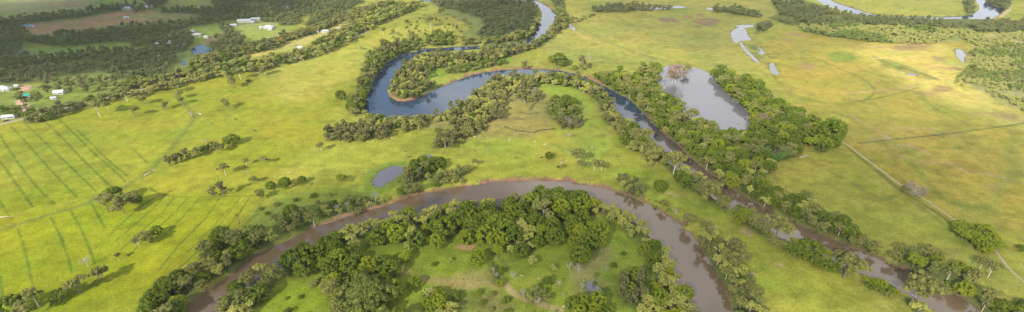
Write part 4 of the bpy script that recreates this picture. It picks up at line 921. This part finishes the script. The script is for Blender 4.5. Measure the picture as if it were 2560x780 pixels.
for (x, y, wp, kd, lab) in ONES:
    wx, wy, wm = one(x, y, wp, kd)
    if kd in ('GIANT', 'GREY', 'GREYL'):
        cm, tm, h = {'GIANT': GI, 'GREY': GREY, 'GREYL': GREYL}[kd]; s = wm/(32 if kd == 'GIANT' else 8.5)
        o = link({'GIANT': 'broadleaf_tree', 'GREY': 'dead_bush', 'GREYL': 'dead_tree'}[kd], None, loc=(wx, wy, max(gz(wx, wy), -1.5)), label=lab, cat={'GREY': 'bush'}.get(kd, 'tree'))
        o.scale = (s, s, s); link('trunk', tm, o); link('crown', cm, o); placed.append((wx, wy, wm))
    elif kd == 'BAMBOO':
        o = link('bamboo_clump', None, loc=(wx, wy, gz(wx, wy)), label=lab, cat='bamboo'); s = wm/14; o.scale = (s, s, s)
        link('foliage', BAM[0], o); link('stem', BAM[1], o); placed.append((wx, wy, wm))
    else: put_tree(kd, wx, wy, wm*{DEA: 1, GUM: 1.28}.get(kd, 1.12), lab)

# --- stands of trees
class Near:
    def __init__(s, c=12): s.c, s.g = c, {}
    def add(s, x, y, r): s.g.setdefault((int(x//s.c), int(y//s.c)), []).append((x, y, r))
    def ok(s, x, y, r, f):
        i, j = int(x//s.c), int(y//s.c)
        for a in (-2, -1, 0, 1, 2):
            for b in (-2, -1, 0, 1, 2):
                for (u, v, q) in s.g.get((i+a, j+b), ()):
                    if (u-x)**2+(v-y)**2 < ((r+q)*.5*f)**2: return False
        return True
ng = Near()
for x, y, wm in placed: ng.add(x, y, min(wm, 40))
def inside(p, x, y):
    c = False; n = len(p)
    for i in range(n):
        ax, ay = p[i]; bx, by = p[(i+1) % n]
        if (ay > y) != (by > y) and x < (bx-ax)*(y-ay)/(by-ay)+ax: c = not c
    return c
FARPTS = {}; STAND = {}; REST = {}
counts = {}
for (px, mix, wr, sp, place, stuff, z, n_) in WOODS:
    p = PW(px, z); (x0, y0), (x1, y1) = p.min(0), p.max(0); area = (x1-x0)*(y1-y0)
    kinds = [k for k in mix for _ in range(mix[k])]
    tries = int(area/(wr[0]*wr[0]*.2))+60
    for _ in range(tries):
        x = random.uniform(x0, x1); y = random.uniform(y0, y1)
        if not inside(p, x, y): continue
        wm = random.uniform(*wr)*1.06
        if not ng.ok(x, y, wm, sp*.84): continue
        if wet(x, y) < -.8: continue
        if x < -150 and y < 900 and dpoly(ROADW, np.array([x]), np.array([y+1.5]), False)[0] < 2+wm*.22: continue
        if stuff == FW and fbm(np.array([x]), np.array([y]), 50, 73, 3)[0] > (.60 if x > -250 else .72): continue
        if stuff == 'far_paperbark_woodland' and px[0][0] != 1995 and fbm(np.array([x]), np.array([y]), 60, 71, 3)[0] > .60: continue
        if any(abs(x-a) < 19 and -34 < y-b < 14 for a, b in DAMS): continue
        ng.add(x, y, wm)
        if stuff: FARPTS.setdefault(stuff, []).append((x, y, wm)); continue
        kd = random.choice(kinds); counts[kd] = counts.get(kd, 0)+1
        STAND.setdefault(kd, []).append((F*wm/(y*math.cos(TH)+H*math.sin(TH)), x, y, wm, place))
CAP = {GUM: 245, BRD: 265, OAK: 250, PAP: 270, BRI: 270, DEA: 250, BUS: 250}
for kd, lst in STAND.items():
    lst.sort(reverse=True)
    for (a_, x, y, wm, place) in lst[:CAP[kd]]: put_tree(kd, x, y, wm, LOOK[kd]+' '+place, group='trees '+place)
    if lst[CAP[kd]:]: REST[kd] = [(x, y, wm) for (a_, x, y, wm, place) in lst[CAP[kd]:]]
print('stands', counts, {k: len(v) for k, v in FARPTS.items()})

# --- far woodland masses: every tree still has its own stem and crown, joined in one mesh
def lowtree(seed, tall, nc=15, nl=14, ls=.62):
    rg = np.random.default_rng(seed)
    lob = [(math.cos(a)*rg.uniform(1.2, 3.4), math.sin(a)*rg.uniform(1.2, 3.4), tall*rg.uniform(.35, .85), rg.uniform(1.2, 2.2)) for a in rg.uniform(0, 6.283, 6)]+[(0, 0, tall*.8, 1.8)]
    return crown('c', env_lobes(lob), nc, (1.2, 2.0), nl, ls, None, seed, obj=False, flat=.9, base=ico(1) if False else LOWI)
LOWI = ico(1)
LOWI = (LOWI[0], LOWI[1])
def mass(name, pts, mat, label, tall=(9, 14), q=(15, 14, .62)):
    lows = [lowtree(500+k, random.uniform(*tall), *q) for k in range(9)]
    V, Fc, off = [], [], 0
    for (x, y, wm) in pts:
        v, f = lows[random.randrange(9)]; s = wm/BASE; a = random.uniform(0, 6.283); c, sn = math.cos(a), math.sin(a)
        q = np.stack([(v[:, 0]*c-v[:, 1]*sn)*s+x, (v[:, 0]*sn+v[:, 1]*c)*s+y, v[:, 2]*s*random.uniform(.8, 1.15)+gz(x, y)], 1)
        V.append(q); Fc.append(f+off); off += len(v)
        t = .22; b = np.array([(x-t, y-t, -1), (x+t, y-t, -1), (x+t, y+t, -1), (x-t, y+t, -1), (x-t*.5, y-t*.5, 8*s), (x+t*.5, y-t*.5, 8*s), (x+t*.5, y+t*.5, 8*s), (x-t*.5, y+t*.5, 8*s)])
        V.append(b); Fc.append(np.array([(0, 1, 5, 4), (1, 2, 6, 5), (2, 3, 7, 6), (3, 0, 4, 7)])+off); off += 8
    V = np.concatenate(V); Fc = np.concatenate(Fc)
    tri = Fc[:, 2] == Fc[:, 3]
    me = bpy.data.meshes.new(name)
    lt = np.where(tri, 3, 4).astype(np.int32); ls = np.concatenate([[0], np.cumsum(lt)[:-1]]).astype(np.int32)
    keep = np.ones((len(Fc), 4), bool); keep[tri, 3] = False; li = Fc[keep].astype(np.int32)
    me.vertices.add(len(V)); me.vertices.foreach_set('co', V.astype(np.float32).ravel())
    me.loops.add(len(li)); me.loops.foreach_set('vertex_index', li)
    me.polygons.add(len(Fc)); me.polygons.foreach_set('loop_start', ls)
    me.update(calc_edges=True); me.materials.append(mat)
    link(name, me, kind='stuff', label=label)
fw = FARPTS.get(FW, []); random.shuffle(fw)
def patchy(p): return fbm(np.array([p[0]]), np.array([p[1]]), 70, 55, 3)[0]
fa = [p for p in fw if (patchy(p) < .5 or random.random() < .2) and not (p[0] > 150 and random.random() < .55)]; fb = [p for p in fw if p not in set(fa)]
mass('far_woodland', fa, M['far'], 'dark distant woodland reading as one mass', (8, 15))
mass('far_olive_woodland', fb, M['far3'], 'olive patches in the distant woodland', (7, 13))
fp = FARPTS.get('far_paperbark_woodland', []); fg = [p for p in fp if patchy((p[0]+900, p[1])) < .47]; fp = [p for p in fp if p not in set(fg)]
mass('far_green_woodland', fg, M['far4'], 'green patches in the distant low woodland', (7, 12))
mass('far_paperbark_woodland', fp, M['far2'], 'pale distant low woodland beyond the flood plain', (5, 9))

def undergrowth(name, label, mat, keep, hgt, size, seed, stepk):
    rg = np.random.default_rng(seed)
    cand = np.nonzero((Y > 195) & (Y < 900) & (np.abs(X) < .95*Y+180))[0]
    cand = cand[rg.random(len(cand)) < stepk*np.clip(Y[cand]/450, .45, 2)**2]
    cand = cand[keep(cand)]
    base, f0 = ico(1); V, Fc, off = [], [], 0
    for i in cand:
        r = rg.uniform(*size); v = base*rg.uniform(.6, 1.25, (len(base), 1))*np.array([r, r, r*hgt])+np.array([X[i], Y[i], max(Z[i], -2.2)+r*hgt*.3])
        V.append(v); Fc.append(f0+off); off += len(v)
    print(name, len(cand))
    link(name, mesh(name, np.concatenate(V), np.concatenate(Fc), mat), kind='stuff', label=label)
WF = np.zeros(len(X), bool)
for w_ in WOODS:
    if w_[3] < .9 and w_[5] is None:
        p = PW(w_[0], 3); i = near(p, 5); WF[i] |= dpoly(p, X[i], Y[i]) < 1.5
undergrowth('undergrowth', 'shaggy undergrowth of shrubs and weeds below the riverside trees', M['broadleaf'], lambda c: (dp[c] > 1) & (dr[c] > .3) & WF[c], .8, (.7, 2.0), 4, .020)
undergrowth('bank_weed', 'green weeds tufting the river banks', M['bright'], lambda c: (dr[c] > -.2) & (dr[c] < 4.5) & (nb[c] > .44), .6, (.4, 1.2), 5, .05)
undergrowth('bank_shrubbery', 'dense low shrubbery overhanging the narrow river banks', M['broadleaf'], lambda c: (dr[c] > .2) & (dr[c] < 6) & (X[c] > 60) & (Y[c] < 640) & (nb2[c] > .46) & (X[c] > (640-Y[c])*.0+110), .85, (.8, 2.1), 14, .06)
undergrowth('reed', 'pale reeds and sedge ringing the ponds and swampy pools', M['paper'], lambda c: (dp[c] > .3) & (dp[c] < 3.2) & (nb2[c] > .5) & (X[c] > -300), .9, (.3, .8), 15, .22)
isl = PW([(600,780),(800,640),(1000,590),(1400,560),(1600,600),(1650,700),(1650,800),(600,800)])
undergrowth('rank_weed', 'rank weeds and tussocks on the island', M['broadleaf'], lambda c: (dpoly(isl, X[c], Y[c]) < 0) & (nb2[c]*.5+nb[c]*.5 > .55) & (dr[c] > 2), .5, (.35, 1.1), 6, .02)
for kd, pts in REST.items():
    mass({GUM: 'gum_woodland', BRD: 'broadleaf_woodland', OAK: 'swamp_oak_woodland', PAP: 'paperbark_woodland', BRI: 'bright_broadleaf_woodland'}.get(kd, 'scrub'), pts,
         M[{GUM: 'gum', BRD: 'broadleaf', OAK: 'oak', PAP: 'paper', BRI: 'bright'}.get(kd, 'oak')], 'the smaller and farther '+LOOK[kd].split(' ')[0]+' trees behind the nearer ones', (9, 12), (26, 26, .45))

# ------------------------------------------------------------------ passing clouds that shade parts of the plain
def cloud(px, rx, ry, dens, label, hgt=650, rz=70):
    gx, gy = P(*px); k = hgt/SUNV.z
    v, f = CL; rg = np.random.default_rng(int(px[0]+px[1]*7+5000))
    ph = rg.uniform(0, 6, 6)
    d = 1+.16*np.sin(v[:, 0]*3+ph[0])*np.sin(v[:, 1]*4+ph[1])+.12*np.sin(v[:, 0]*7+ph[2]+v[:, 2]*5)*np.sin(v[:, 1]*6+ph[3])+.05*np.sin(v[:, 0]*15+ph[4])*np.sin(v[:, 1]*14+ph[5])
    key = round(dens, 5)
    if key not in CM:
        m = bpy.data.materials.new('cloud_vapour'); m.use_nodes = True; t = m.node_tree; t.nodes.remove(t.nodes['Principled BSDF'])
        pv = t.nodes.new('ShaderNodeVolumePrincipled'); pv.inputs['Density'].default_value = dens; pv.inputs['Color'].default_value = (.95, .95, .95, 1)
        t.links.new(pv.outputs[0], t.nodes['Material Output'].inputs['Volume']); CM[key] = m
    link('cloud', mesh('cloud', v*d[:, None]*np.array([rx, ry, rz]), f, CM[key], True), loc=(gx+SUNV.x*k, gy+SUNV.y*k, hgt), kind='stuff', label=label)
CL = ico(4); CM = {}
for q in CLOUDS: cloud(*q)

# ------------------------------------------------------------------ farm buildings
PM = {}
def pm(c, rough=.6):
    if c not in PM: PM[c] = plain('paint_%d' % len(PM), c, rough, None, .8)
    return PM[c]
GLASS = plain('window_glass', (.05, .06, .07), .1)
def house(px, wm, dm, hw, hr, rot, wall, roof, name, cat, label, kind='gable', nwin=3):
    wm *= .72; dm *= .72
    roof = tuple(min(v, .42) for v in roof); wall = tuple(min(v, .5) for v in wall)
    x, y = P(*px, 2.5); o = link(name, None, loc=(x, y, gz(x, y)-.1), label=label, cat=cat); o.rotation_euler = (0, 0, R(rot))
    a, b = wm/2, dm/2
    mb = MB().box(-a, a, -b, b, -.4, hw)
    if kind == 'gable': mb.poly([(-a, -b, hw), (-a, b, hw), (-a, 0, hw+hr-.08), (a, -b, hw), (a, b, hw), (a, 0, hw+hr-.08)], [(0, 2, 1), (3, 4, 5)])
    link('wall', mb.me('wall', pm(wall, .8)), o)
    e = .7; A, B_ = a+e, b+e; z0 = hw-e*hr/b
    rf = MB()
    if kind == 'gable':
        t = .15; rf.poly([(-A, -B_, z0), (A, -B_, z0), (A, 0, hw+hr), (-A, 0, hw+hr), (-A, B_, z0), (A, B_, z0), (-A, -B_, z0+t), (A, -B_, z0+t), (A, 0, hw+hr+t), (-A, 0, hw+hr+t), (-A, B_, z0+t), (A, B_, z0+t)],
            [(0, 3, 2, 1), (3, 4, 5, 2), (6, 7, 8, 9), (9, 8, 11, 10), (0, 1, 7, 6), (4, 10, 11, 5), (0, 6, 9, 3), (3, 9, 10, 4), (1, 2, 8, 7), (2, 5, 11, 8)])
    else:
        r = max(A-B_, A*.15); rf.poly([(-A, -B_, z0), (A, -B_, z0), (A, B_, z0), (-A, B_, z0), (-r, 0, hw+hr), (r, 0, hw+hr)], [(0, 1, 5, 4), (2, 3, 4, 5), (1, 2, 5), (3, 0, 4), (3, 2, 1, 0)])
    link('roof', rf.me('roof', pm(roof, .45)), o)
    link('door', MB().box(-.55, .55, -b-.06, -b+.1, -.1, min(2.1, hw-.3)).me('door', pm((.16, .12, .09))), o)
    for k in range(nwin):
        cx = -a+wm*(k+.5)/nwin
        if abs(cx) < 1.4: cx += 2.2
        link('window', MB().box(cx-.8, cx+.8, -b-.05, -b+.1, .95, min(2.1, hw-.3)).me('window', GLASS), o)
    return o
WH, CR, PK, GN = (.80, .80, .78), (.62, .55, .42), (.62, .42, .34), (.42, .56, .48)
house((148,230), 15, 10, 3, 2.6, 14, (.75,.72,.66), WH, 'house', 'house', 'white-roofed farmhouse on the sunlit lawn above the striped paddock')
house((134,243), 8, 6, 2.6, 1, 14, WH, (.72,.68,.62), 'shed', 'shed', 'low white shed just below the white-roofed farmhouse', nwin=1)
house((15,221), 15, 10, 3, 2.8, 8, (.6,.6,.55), GN, 'house', 'house', 'pale green-roofed farmhouse among trees beside a clay yard', 'hip', 4)
house((5,218), 9, 8, 2.8, 2, 8, (.6,.6,.55), (.66,.72,.68), 'shed', 'shed', 'pale shed joined to the green-roofed farmhouse', nwin=1)
house((68,237), 9, 7, 2.6, 1.3, 20, (.5,.6,.58), (.03,.30,.24), 'shed', 'shed', 'small teal-roofed shed below the clay yard', nwin=1)
house((42,213), 8, 5, 2.4, 1, -5, WH, (.60,.62,.64), 'shed', 'shed', 'grey-white shed at the edge of the clay yard', nwin=1)
house((68,190), 7, 5, 2.4, 1, 10, CR, WH, 'shed', 'shed', 'tiny white shed against the dark woodland edge', nwin=1)
house((22,290), 17, 8, 3, 1.6, 16, (.45,.47,.5), (.42,.46,.52), 'barn', 'barn', 'long blue-grey roofed barn by the gravel road', nwin=3)
house((318,21), 26, 13, 4.5, 2.2, 5, (.7,.7,.68), WH, 'barn', 'barn', 'white barn between dark far tree clumps', nwin=2)
house((316,43), 12, 8, 3, 1.4, 10, WH, (.72,.74,.74), 'shed', 'shed', 'white shed on the brown far field', nwin=1)
house((373,16), 18, 10, 3.4, 1.8, 12, CR, WH, 'shed', 'shed', 'far white-roofed shed at the end of the tree clump', nwin=1)
house((62,64), 10, 8, 3, 1.3, 0, (.3,.4,.6), (.10,.25,.55), 'shed', 'shed', 'blue-roofed shed at the corner of the brown far field', nwin=1)
house((79,64), 8, 7, 3, 1.3, 0, (.5,.5,.5), (.16,.30,.60), 'shed', 'shed', 'small blue shed next to the other blue-roofed shed', nwin=1)
house((394,109), 7, 6, 3, 1.4, 0, WH, (.60,.74,.90), 'shed', 'shed', 'small pale-blue tank shed in the dark woodland', nwin=1)
house((425,104), 14, 9, 3, 2, -15, (.6,.6,.55), (.70,.70,.68), 'house', 'house', 'grey-white house in the woods near the blue dam', 'hip')
house((452,112), 13, 8, 3, 1.8, 10, (.5,.5,.48), (.62,.63,.64), 'house', 'house', 'grey-roofed house nearest the blue dam', 'hip')
house((490,86), 22, 12, 3, 2.4, 12, (.55,.45,.38), PK, 'house', 'house', 'pinkish-roofed house behind the blue dam', 'hip')
house((480,78), 10, 8, 3, 1.6, 12, (.5,.45,.4), (.55,.45,.40), 'shed', 'shed', 'brownish shed behind the pinkish-roofed house', nwin=1)
house((516,92), 10, 7, 3, 1.4, -10, CR, WH, 'shed', 'shed', 'bright white shed beyond the pinkish-roofed house', nwin=1)
house((424,191), 20, 12, 3, 2, 12, (.7,.62,.5), (.78,.66,.52), 'house', 'house', 'cream-roofed house hidden in the road belt trees', 'hip')
house((440,191), 9, 7, 2.6, 1.2, 12, WH, (.80,.80,.78), 'shed', 'shed', 'white shed beside the cream-roofed house', nwin=1)
house((612,52), 34, 16, 4.2, 2, 8, (.55,.5,.45), (.66,.58,.48), 'farm_building', 'building', 'long cream-roofed building in the far farm group', nwin=5)
house((640,47), 22, 12, 3.6, 1.8, 12, (.7,.7,.68), (.78,.77,.74), 'farm_building', 'building', 'white building beside the long cream-roofed one', nwin=3)
house((632,54), 9, 7, 3, 1.2, 0, WH, WH, 'shed', 'shed', 'white box shed in front of the far farm group', nwin=1)
house((584,62), 16, 9, 3, 1.4, 5, (.4,.4,.38), (.46,.47,.46), 'shed', 'shed', 'grey shed at the end of the far farm group', nwin=2)
house((672,67), 26, 15, 3.6, 2.4, -6, (.7,.6,.55), (.86,.78,.74), 'house', 'house', 'large pinkish-white roofed house alone on the far green field', 'hip', 4)
house((676,72), 10, 7, 3, 1.2, -6, WH, (.84,.82,.80), 'shed', 'shed', 'white annexe shed in front of the pinkish-white house', nwin=1)
house((653,68), 7, 6, 3, 1.2, 0, WH, WH, 'shed', 'shed', 'small white shed beside the pinkish-white house', nwin=1)
house((669,20), 14, 9, 3, 1.6, 5, (.5,.6,.7), (.35,.52,.70), 'shed', 'shed', 'blue-roofed shed in the far dark wood', nwin=1)
house((713,17), 20, 10, 3, 1.6, 12, (.6,.65,.65), (.62,.72,.76), 'shed', 'shed', 'pale blue-grey shed by the far road bend', nwin=2)
house((703,98), 9, 7, 3, 2.2, 0, (.45,.06,.05), (.50,.07,.06), 'shed', 'shed', 'small red shed at the end of the yellow paddock', nwin=1)
house((326,191), 9, 7, 3, 1.8, 0, (.4,.16,.12), (.45,.18,.13), 'house', 'house', 'red-brown roofed house hidden among the road trees', 'hip', 2)
house((813,77), 19, 12, 3, 2.2, 4, (.7,.6,.55), (.74,.58,.52), 'house', 'house', 'pink-roofed house in the sunny garden by the road belt', 'hip')
house((847,72), 20, 14, 3.2, 2.4, -20, WH, (.82,.82,.80), 'house', 'house', 'large white house next to the pink-roofed house', 'hip', 4)
house((813,90), 20, 7, 2.8, 1.0, 6, WH, (.82,.82,.82), 'shed', 'shed', 'long low white shed below the pink-roofed house', nwin=3)
house((790,78), 12, 8, 3, 1.4, 5, (.5,.5,.55), (.48,.50,.58), 'shed', 'shed', 'grey-blue shed among garden trees', nwin=1)
house((750,118), 10, 7, 3, 1.4, 5, (.5,.5,.5), (.62,.66,.70), 'shed', 'shed', 'grey shed half hidden in the road belt', nwin=1)
house((652,109), 12, 8, 3, 1.4, 8, (.5,.5,.5), (.60,.58,.55), 'shed', 'shed', 'dull grey shed in the far tree belt', nwin=1)

# ------------------------------------------------------------------ car on the road
x, y = P(15, 303); car = link('parked_car', None, loc=(x, y, gz(x, y)+.2), label='dark car on the gravel road above the striped paddock', cat='car'); car.rotation_euler = (0, 0, R(24))
cb = MB().box(-2.2, 2.2, -.9, .9, .35, .95)
cb.poly([(-1.4, -.85, .95), (1.2, -.85, .95), (1.2, .85, .95), (-1.4, .85, .95), (-.9, -.7, 1.5), (.6, -.7, 1.5), (.6, .7, 1.5), (-.9, .7, 1.5)], [(4, 5, 6, 7), (0, 1, 5, 4), (1, 2, 6, 5), (2, 3, 7, 6), (3, 0, 4, 7)])
link('body', cb.me('body', pm((.03, .035, .05), .25)), car)
for sx_ in (-1.4, 1.4):
    for sy_ in (-.85, .85): link('wheel', MB().tube([(sx_, sy_-.12, .33), (sx_, sy_+.12, .33)], [.33, .33], 10).me('wheel', pm((.02, .02, .02), .9)), car)

# ------------------------------------------------------------------ cattle: one continuous skinned body each
def cow_mesh(name, graze, mat):
    hd = (1.55, 0, .45) if graze else (1.5, 0, 1.5)
    J = [((-.95, 0, 1.25), .30), ((-.4, 0, 1.2), .36), ((.25, 0, 1.18), .38), ((.85, 0, 1.25), .30), ((1.2, 0, 1.15 if graze else 1.42), .17), (hd, .14), ((hd[0]+.28, 0, hd[2]-.18), .09)]
    E_ = [(0, 1), (1, 2), (2, 3), (3, 4), (4, 5), (5, 6)]
    for sgn in (-1, 1):
        b = len(J); J += [((.72, .22*sgn, .95), .15), ((.74, .22*sgn, .5), .08), ((.72, .22*sgn, .03), .07)]; E_ += [(3, b), (b, b+1), (b+1, b+2)]
        b = len(J); J += [((-.85, .22*sgn, .95), .19), ((-.72, .22*sgn, .72), .11), ((-.98, .22*sgn, .45), .07), ((-.9, .22*sgn, .03), .07)]; E_ += [(0, b), (b, b+1), (b+1, b+2), (b+2, b+3)]
        b = len(J); J += [((hd[0]-.06, .22*sgn, hd[2]+.12), .05)]; E_ += [(5, b)]
    b = len(J); J += [((-1.28, 0, 1.15), .04), ((-1.34, 0, .6), .04)]; E_ += [(0, b), (b, b+1)]
    me = bpy.data.meshes.new(name); me.from_pydata([j[0] for j in J], E_, [])
    o = bpy.data.objects.new(name, me); COL.objects.link(o)
    o.modifiers.new('skin', 'SKIN'); sub = o.modifiers.new('sub', 'SUBSURF'); sub.levels = 1; sub.render_levels = 1
    for i, j in enumerate(J): me.skin_vertices[0].data[i].radius = (j[1], j[1])
    me.skin_vertices[0].data[1].use_root = True
    bpy.context.view_layer.update()
    ev = o.evaluated_get(bpy.context.evaluated_depsgraph_get()); nm = bpy.data.meshes.new_from_object(ev)
    COL.objects.unlink(o); bpy.data.objects.remove(o)
    nm.materials.clear(); nm.materials.append(mat)
    return nm
CC = {'black': pm((.03, .025, .02), .7), 'brown': pm((.16, .08, .04), .7), 'tan': pm((.55, .36, .20), .7), 'white': pm((.55, .51, .44), .7)}
COWS = {(c, g): cow_mesh('cow', g, CC[c]) for c in CC for g in (False, True)}
HERD = [(545,275,'black','alone near the top of the big sunny pasture'), (588,297,'black','first of the close pair on the big sunny pasture'), (592,301,'black','second of the close pair on the big sunny pasture'),
 (563,301,'brown','grazing between the track corner and the close pair'), (531,309,'black','nearest the track corner on the sunny pasture'), (635,326,'brown','in the two side by side beside the pale dry patch'), (638,328,'black','in the two side by side beside the pale dry patch'),
 (597,341,'black','just beyond the end of the paddock hedge row'), (689,365,'black','by the small reddish scrape on the sunny pasture'), (780,462,'black','near the row of four trees by the hollow'), (424,480,'brown','below the hedge row near the furrow heads'),
 (299,306,'black','alone among the upper furrows'), (723,433,'white','alone above the row of four trees'), (980,346,'white','below the brown tree line'), (970,349,'brown','beside the white cow below the brown tree line'),
 (953,362,'tan','grazing on the banded grass below the brown tree line'), (1013,380,'brown','in open grass above the oval pond'), (1024,393,'brown','closest to the small blue pool'), (997,456,'black','lying near the oval pond grove'),
 (1186,343,'white','at the bare spot by the spur of trees'), (1165,352,'white','under the end of the spur of trees'), (1160,369,'black','on the meadow below the spur of trees'), (1182,370,'tan','near a calf below the spur of trees'), (1188,378,'brown','smallest below the spur of trees'),
 (1219,345,'tan','on the edge of the dry meadow inside the bend'), (1274,352,'white','faint at the edge of the dry meadow'), (1336,356,'white','smaller of two white cows on the bright meadow'), (1361,363,'white','larger of two white cows on the bright meadow'),
 (1341,386,'tan','between white cows and lone round bush'), (1291,395,'black','alone on the bright cattle meadow'), (1354,395,'black','beside the lone small dark round tree'), (1400,403,'tan','in the group above the tiny yellow bush'),
 (1404,409,'white','in the group above the tiny yellow bush'), (1409,401,'brown','in the group above the tiny yellow bush'), (1415,405,'tan','at the outer side of the resting group'), (1304,691,'tan','under the ghostly thin tree on the island'),
 (1348,699,'tan','between two island trees near the very dark bush'), (1420,748,'brown','beside the bright green island clump'), (1412,768,'white','largest looking, at the bottom of the island meadow'), (1270,671,'brown','on the bare earth of the island'), (1256,655,'brown','higher on the bare earth of the island')]
for i, (a, b, c, lab) in enumerate(HERD):
    x, y = P(a, b); g = i % 3 != 1
    o = link('cow', COWS[(c, g)], loc=(x, y, gz(x, y)), label=c+' cow '+lab, cat='cow', group='cattle grazing on the river flats')
    o.rotation_euler = (0, 0, random.choice((0, 3.14))+random.uniform(-.6, .6)); s = random.uniform(.85, 1.02); o.scale = (s, s, s)

# ------------------------------------------------------------------ fallen timber
def log(px, ln, rot, lab, br=4):
    rg = random.Random(px[0]); x, y = P(*px); o = link('fallen_log', None, loc=(x, y, gz(x, y)+.2), label=lab, cat='log'); o.rotation_euler = (0, 0, R(rot))
    link('trunk', MB().tube([(-ln/2, 0, .2), (0, .2, .3), (ln/2, -.1, .2)], [.42, .34, .16], 7).me('trunk', M['dead_bark'], True), o)
    for k in range(br):
        t = rg.uniform(0, ln/2); a = rg.choice((-1, 1))*rg.uniform(.5, 1.2); l_ = rg.uniform(2, 4.5)
        link('branch', MB().tube([(t, 0, .3), (t+math.cos(a)*l_*.5, math.sin(a)*l_*.5, .9), (t+math.cos(a)*l_, math.sin(a)*l_, .7+rg.uniform(0, 1.2))], [.16, .1, .03], 5).me('branch', M['dead_bark'], True), o)
log((373,434), 9, 60, 'grey fallen log beside the grassy farm track')
log((14,543), 9, 8, 'white fallen log at the edge of the striped paddock', 1)
log((2280,752), 13, 40, 'bleached fallen tree on the meadow beside the narrow river', 7)
log((2010,392), 12, 20, 'bleached fallen branches below the bamboo clump', 8)
log((1690,528), 5, 80, 'small pale driftwood log on the eroded bank', 3)
log((1180,503), 8, 120, 'dead limb lying on the lower river bank', 4)
x, y = P(500, 285); t_ = link('water_trough', None, loc=(x, y, gz(x, y)), label='small white water trough at the corner of the farm track', cat='trough')
link('basin', MB().box(-1.2, 1.2, -.6, .6, 0, .15).box(-1.2, 1.2, -.6, -.5, .15, .7).box(-1.2, 1.2, .5, .6, .15, .7).box(-1.2, -1.1, -.5, .5, .15, .7).box(1.1, 1.2, -.5, .5, .15, .7).me('basin', pm((.8, .8, .78))), t_)
link('water', MB().box(-1.09, 1.09, -.49, .49, .16, .55).me('water', M['pond']), t_)
x, y = P(600, 560); pl = link('palm_tree', None, loc=(x, y, gz(x, y)), label='slender palm standing alone at the edge of the fanned furrows', cat='tree')
link('trunk', MB().tube([(0, 0, -.3), (.3, 0, 4), (.2, 0, 9)], [.3, .22, .16], 6).me('trunk', M['bark'], True), pl)
fr = MB()
for k in range(16):
    a = k*.3927*1.01; e = .9 if k % 2 else .3
    pts = [(0.2, 0, 9), (.2+math.cos(a)*1.2, math.sin(a)*1.2, 9+e), (.2+math.cos(a)*2.4, math.sin(a)*2.4, 8.6+e*.5)]
    nx, ny = -math.sin(a)*.25, math.cos(a)*.25
    fr.poly([(pts[0][0], pts[0][1], pts[0][2]), (pts[1][0]-nx, pts[1][1]-ny, pts[1][2]), pts[2], (pts[1][0]+nx, pts[1][1]+ny, pts[1][2])], [(0, 1, 2, 3)])
link('crown', fr.me('crown', M['broadleaf']), pl)
# ------------------------------------------------------------------ the air
m = bpy.data.materials.new('haze_air'); m.use_nodes = True; t = m.node_tree; t.nodes.remove(t.nodes['Principled BSDF'])
pv = t.nodes.new('ShaderNodeVolumePrincipled'); pv.inputs['Density'].default_value = HAZE; pv.inputs['Color'].default_value = (.86, .90, 1.0, 1); pv.inputs['Anisotropy'].default_value = 0
t.links.new(pv.outputs[0], t.nodes['Material Output'].inputs['Volume'])
link('haze', MB().box(-3200, 3200, -900, 3600, -7, 258).me('haze', m), kind='stuff', label='thin pale summer haze over the plain')
#@@END
